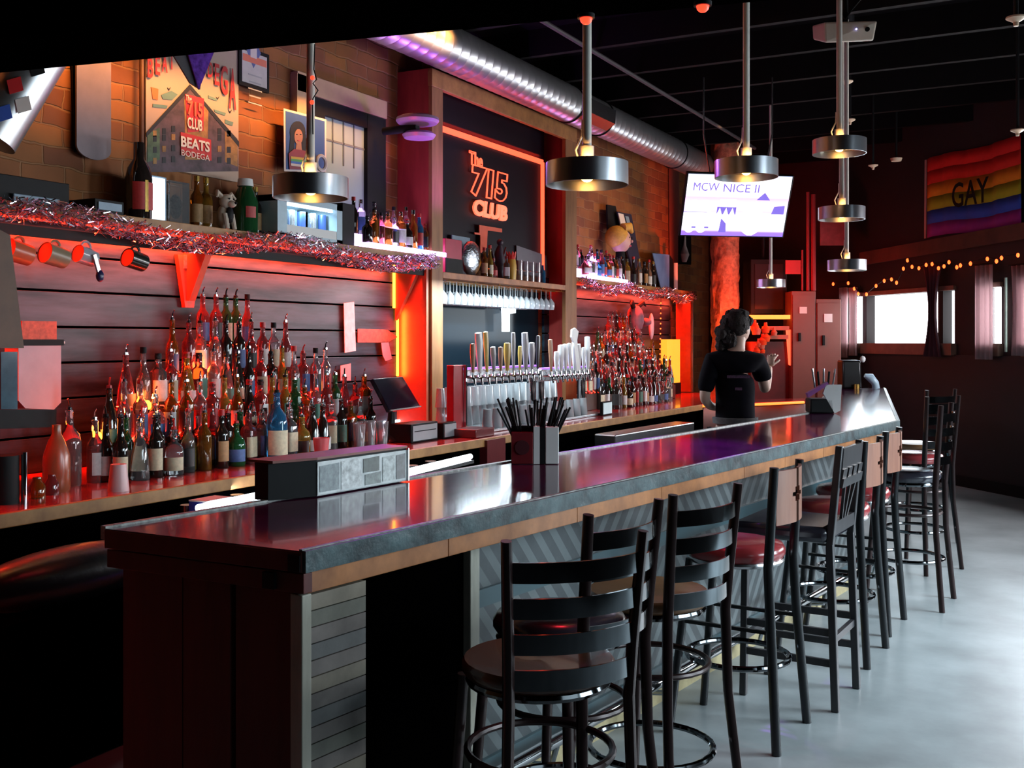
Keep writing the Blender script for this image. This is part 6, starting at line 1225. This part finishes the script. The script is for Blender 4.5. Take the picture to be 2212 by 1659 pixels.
# shirt and trousers: a shell over the same joints
si = [0, 1, 2, 3, 7, 8, 12, 13]; mp_ = {a: b for b, a in enumerate(si)}
sv = [vs[i] for i in si]; sv[0] = hipc + V((0, 0, -.12)); se = [(mp_[a], mp_[b]) for a, b in ed if a in mp_ and b in mp_]
sv += [vs[8].lerp(vs[9], .75), vs[13].lerp(vs[14], .45), vs[4] - V((0, 0, .01))]; se += [(mp_[8], 8), (mp_[13], 9), (mp_[3], 10)]
skin_obj('t_shirt', sv, se, [(.165, .13), (.158, .125), (.172, .13), (.125, .10), .088, .074, .088, .074, .066, .068, .062], m_shirt, per)
ti = [0, 17, 18, 19, 21, 22, 23]; mt = {a: b for b, a in enumerate(ti)}
skin_obj('trousers', [vs[i] for i in ti], [(mt[a], mt[b]) for a, b in ed if a in mt and b in mt], [(.17, .135), .112, .08, .068, .112, .08, .068], m_trous, per)
for s, i in ((-1, 20), (1, 24)): MB().ball(V((vs[i].x, vs[i].y, .045)) - D_ * .04, (.05, .05, .045), 12, ).build('shoe', m_black, per); MB().tube([V((vs[i].x, vs[i].y, .05)) - D_ * .1, V((vs[i].x, vs[i].y, .04)) + D_ * .08], [.045, .035], 12).build('shoe', m_black, per)
hd = hipc + V((0, 0, .69)) + K * .035 + D_ * .03
fdir = (K * .75 + D_ * .65).normalized(); fs_ = V((-fdir.y, fdir.x, 0))
MH = Matrix((fdir, fs_, V((0, 0, 1)))).transposed().to_4x4(); MH.translation = hd
MB().ball((0, 0, 0), (.098, .076, .118), 20, MH).build('head', m_skin, per)
MB().ball((.096, 0, -.012), (.018, .013, .022), 10, MH).build('nose', m_skin, per)
for s in (-1, 1): MB().ball((.085, s * .03, .012), (.012, .013, .008), 8, MH).build('eye', m_black, per); MB().ball((-.005, s * .076, -.01), (.02, .01, .032), 10, MH).build('ear', m_skin, per)
MB().ball((.086, 0, -.055), (.012, .024, .008), 8, MH).build('mouth', mat('lips', (.4, .1, .1), .5), per)
b = MB(); R = random.Random(4); b.ball((-.028, 0, .035), (.105, .098, .112), 20, MH)
for k in range(46):
    a_ = R.uniform(0, 6.28); e = R.uniform(-.2, 1.3); q = hd + V((-.02, 0, .03)) + V((math.cos(a_) * math.cos(e), math.sin(a_) * math.cos(e), math.sin(e))) * .10
    if (q - hd).normalized().dot(fdir) > .45: continue
    b.ball(q, R.uniform(.02, .035), 8)
bun = hd - K * .115 - D_ * .03 + V((0, 0, -.06))
for k in range(60): q = (bun + V((R.gauss(0, .04), R.gauss(0, .035), R.gauss(0, .045)))).lerp(hd - K * .03 + V((0, 0, .02)), R.choice((0, 0, .3, .6))); b.ball(q, R.uniform(.03, .05), 8)
b.build('hair', m_hair, per)
# hands: palm and five separate fingers
def hand(w, dirv, side, name):
    dirv = V(dirv).normalized(); side = V(side); side = (side - dirv * side.dot(dirv)).normalized(); nn = dirv.cross(side)
    v_ = [w, w + dirv * .045, w + dirv * .085]; e_ = [(0, 1), (1, 2)]; r_ = [.024, (.032, .02), (.034, .018)]
    for i in range(4):
        o_ = (i - 1.5) * .019; l = (.062, .072, .068, .052)[i]; b0 = len(v_)
        v_ += [w + dirv * .085 + side * o_, w + dirv * (.085 + l * .45) + side * o_ * 1.15 - nn * .008, w + dirv * (.085 + l * .8) + side * o_ * 1.2 - nn * .03]; e_ += [(2, b0), (b0, b0 + 1), (b0 + 1, b0 + 2)]; r_ += [.010, .009, .0075]
    b0 = len(v_); v_ += [w + dirv * .03 - side * .032, w + dirv * .06 - side * .052 - nn * .01, w + dirv * .085 - side * .06 - nn * .02]; e_ += [(1, b0), (b0, b0 + 1), (b0 + 1, b0 + 2)]; r_ += [.013, .011, .009]
    return skin_obj(name, v_, e_, r_, m_skin, per, sub=1)
hand(vs[16] - V((0, 0, .01)), K * .25 + V((0, 0, .6)) + D_ * .4, -K + D_ * .5, 'hand'); hand(vs[11], D_ * .3 + K * .6 + V((0, 0, -.3)), V((0, 0, 1)), 'hand')
p = hipc + BKW * .122 + V((0, 0, .33)); MB().box((0, 0, 0), (.17, .004, .022), Matrix.Translation(p) @ Matrix.Rotation(TH, 4, 'Z')).build('faint_shirt_print', mat('faint_violet_print', (.09, .02, .08), .7, var=.9, scale=90), per, smooth=False)
p = hipc + BKW * .122 + V((0, 0, .24)); MB().box((0, 0, 0), (.05, .004, .02), Matrix.Translation(p) @ Matrix.Rotation(TH, 4, 'Z')).build('faint_shirt_print', mat('faint_violet_print'), per, smooth=False)
MB().lathe([(.165, -.02), (.17, .02)], 24, Matrix.Translation(hipc) @ Matrix.Rotation(TH, 4, 'Z') @ Matrix.Diagonal((1, .82, 1, 1))).build('apron_tie', mat('grey_apron_tie', (.16, .15, .16), .7, var=.4, scale=30), per, solid=.006)

# ---------------------------------------------------------------- camera and light
cam = bpy.data.cameras.new('camera'); co = bpy.data.objects.new('camera', cam); COL.objects.link(co)
co.location = (0, 0, H); co.rotation_euler = (math.pi / 2, 0, TH); cam.sensor_width = 36; cam.lens = FP / 2212 * 36; cam.shift_y = -(829.5 - HYP) / 2212; cam.clip_start = .05
bpy.context.scene.camera = co
def area(name, loc, to, sx_, sy_, e, col, spread=180):
    l = bpy.data.lights.new(name, 'AREA'); l.shape = 'RECTANGLE'; l.size = sx_; l.size_y = sy_; l.energy = e; l.color = col; l.spread = math.radians(spread)
    o = bpy.data.objects.new(name, l); COL.objects.link(o); o.location = loc; d = V(to) - V(loc); o.rotation_euler = d.to_track_quat('-Z', 'Y').to_euler(); return o
def spot(name, loc, to, e, col, ang, blend=.5, r=.05):
    l = bpy.data.lights.new(name, 'SPOT'); l.energy = e; l.color = col; l.spot_size = math.radians(ang); l.spot_blend = blend; l.shadow_soft_size = r
    o = bpy.data.objects.new(name, l); COL.objects.link(o); o.location = loc; o.rotation_euler = (V(to) - V(loc)).to_track_quat('-Z', 'Y').to_euler(); return o
DAY = (.72, .90, 1)
# daylight outside the storefront glass of the side wall
for k, (y, e) in enumerate(((1.3, 9), (3.9, 68), (6.5, 350))):
    area('daylight', (RE.x + .6, y, 2.45), (RE.x - (2.8, 2.9, 1.3)[k], y + (.2, -.6, -.2)[k], 0), 2.2, 1.2, e, DAY, (120, 100, 88)[k])
c = wp(1950, 690, .25); area('daylight', c, c + NW * 2 + V((0, 0, -.8)), 1.6, .55, 22, DAY)
# red strips
RED = (1, .035, .01)
def strip_light(x, ya, yc, z, to, e, col=RED, w=.03): area('strip_glow', (x, (ya + yc) / 2, z), (to[0], (ya + yc) / 2, to[1]), w, yc - ya, e, col) 
def strip_l(x, ya, yc, z, tx_, tz_, e, col=RED, w=.03):
    l = bpy.data.lights.new('strip_glow', 'AREA'); l.shape = 'RECTANGLE'; l.size = yc - ya; l.size_y = w; l.energy = e; l.color = col
    o = bpy.data.objects.new('strip_glow', l); COL.objects.link(o); o.location = (x, (ya + yc) / 2, z); d = V((tx_ - x, 0, tz_ - z)).normalized(); xx = V((0, 1, 0)); zz = -d; yy = zz.cross(xx); o.rotation_euler = Matrix((xx, yy, zz)).transposed().to_euler(); return o
strip_l(XW + .09, 1.3, YP1 - .3, ZS - .07, XW, ZS - .24, 230).data.spread = math.radians(120); strip_l(XW + .09, YP2 + .1, YEND - .05, ZS - .10, XW, ZS - .28, 90).data.spread = math.radians(120)
for _l in (strip_l(XW + .26, 1.3, YP1 - .1, ZS - .06, XW + .45, .6, 115), strip_l(XW + .26, YP2 + .1, YEND - .05, ZS - .08, XW + .45, .6, 40)): _l.data.spread = math.radians(85)
stepleds(spL, 'closer'); stepleds(spR, 'farther')
strip_l(XW + .12, yb(965), yb(1215), zt_ if False else 3.4, XW + .2, 0, 4, RED)
l = area('amber_strip_glow', (XW + .08, YL + .02, 1.75), (XW + .5, YL + .3, 1.7), .9, .03, 9, (1, .08, .01)); l.rotation_euler = (V((.4, .5, 0))).to_track_quat('-Z', 'Y').to_euler(); l.data.size = .03; l.data.size_y = .9
area('display_glow', (-4.40, Yat(855, -4.4), ZS + .16), (-4.2, Yat(855, -4.4), ZS + 1), .2, .9, 5, (.72, .3, 1)); area('display_glow', (-4.40, Yat(1294, -4.4), ZS + .16), (-4.2, Yat(1294, -4.4), ZS + 1), .2, .8, 4, (.72, .3, 1))
spot('violet_wash', (-3.9, 7.2, 2.35), (DX + .05, 7.0, DZ), 50, (.42, .10, 1), 120); spot('violet_wash', (-3.6, 4.6, 2.9), (DX, 5.2, DZ), 10, (.45, .12, 1), 80)
spot('bar_violet_spot', uv(.9, 5.6, 4.0), PZ(1430, 968, ZB), 1300, (.40, .03, 1), 27, .9)
spot('bar_red_spot', uv(.2, 4.2, 4.0), PZ(1050, 1050, ZB), 60, (1, .03, .05), 60, .9)
l = strip_l(XW + .95, 1.6, 6.6, 3.85, XW, 3.38, 75, (1, .40, .10), .06); l.data.spread = math.radians(56); l.data.energy = 100
spot('warm_wall_spot', (-3.2, 11.2, 3.9), (XW, 11.4, 2.2), 70, (1, .5, .22), 80, .6)
q = PV(1566, 735, 12.9); spot('pillar_uplight', (q.x + .25, q.y, 1.15), PV(1572, 600, 13.4), 320, (1, .10, .02), 60, .5)
q = PV(1660, 600, 12.2); area('far_corner_red', q, PV(1690, 690, 13.5), .3, .3, 16, RED)
area('edge_glint_fill', PZ(520, 1060, .84), PZ(520, 1000, 0), 1.0, .05, 2, (.8, .9, 1))  # light added below the glinting edge strips
area('glassware_fill', (-4.1, Yat(1100, -4.1), ZM - .08), (-4.2, Yat(1100, -4.1), 0), 1.6, .06, 70, (.75, .92, 1))  # lamp added to brighten the hung stemware and pint glasses
area('fridge_light', (-4.46, (FRIDGE[0] + FRIDGE[1]) / 2, FRIDGE[2] - .06), (-4.56, (FRIDGE[0] + FRIDGE[1]) / 2, ZS), .35, .04, 3, (.7, .9, 1))
spot('drum_highlight_spot', (-4.25, 6.2, 3.0), uv(0, 3.9, 2.5), 60, (.45, .12, 1), 60, .6)  # lamp added for violet highlights on the pendant drums
area('daylight', (RE.x + .5, 6.6, 1.6), uv(.6, 4.2, 2.6), .8, 1.2, 22, DAY, 60)  # extra lamp on the window side, added for highlights on the drums
w = bpy.data.worlds.new('room_dark'); bpy.context.scene.world = w; w.use_nodes = True; w.node_tree.nodes['Background'].inputs[0].default_value = (.5, .65, .9, 1); w.node_tree.nodes['Background'].inputs[1].default_value = .003
s = bpy.context.scene
s.view_settings.view_transform = 'Standard'; s.view_settings.look = 'None'; s.view_settings.exposure = -.1; s.view_settings.gamma = 1; s.view_settings.use_curve_mapping = False
s.cycles.use_denoising = True; s.cycles.use_adaptive_sampling = True; s.cycles.adaptive_threshold = .04; s.cycles.max_bounces = 5; s.cycles.diffuse_bounces = 2; s.cycles.glossy_bounces = 3; s.cycles.transmission_bounces = 4; s.cycles.caustics_reflective = False; s.cycles.caustics_refractive = False; s.cycles.sample_clamp_indirect = 4; s.cycles.light_threshold = .01
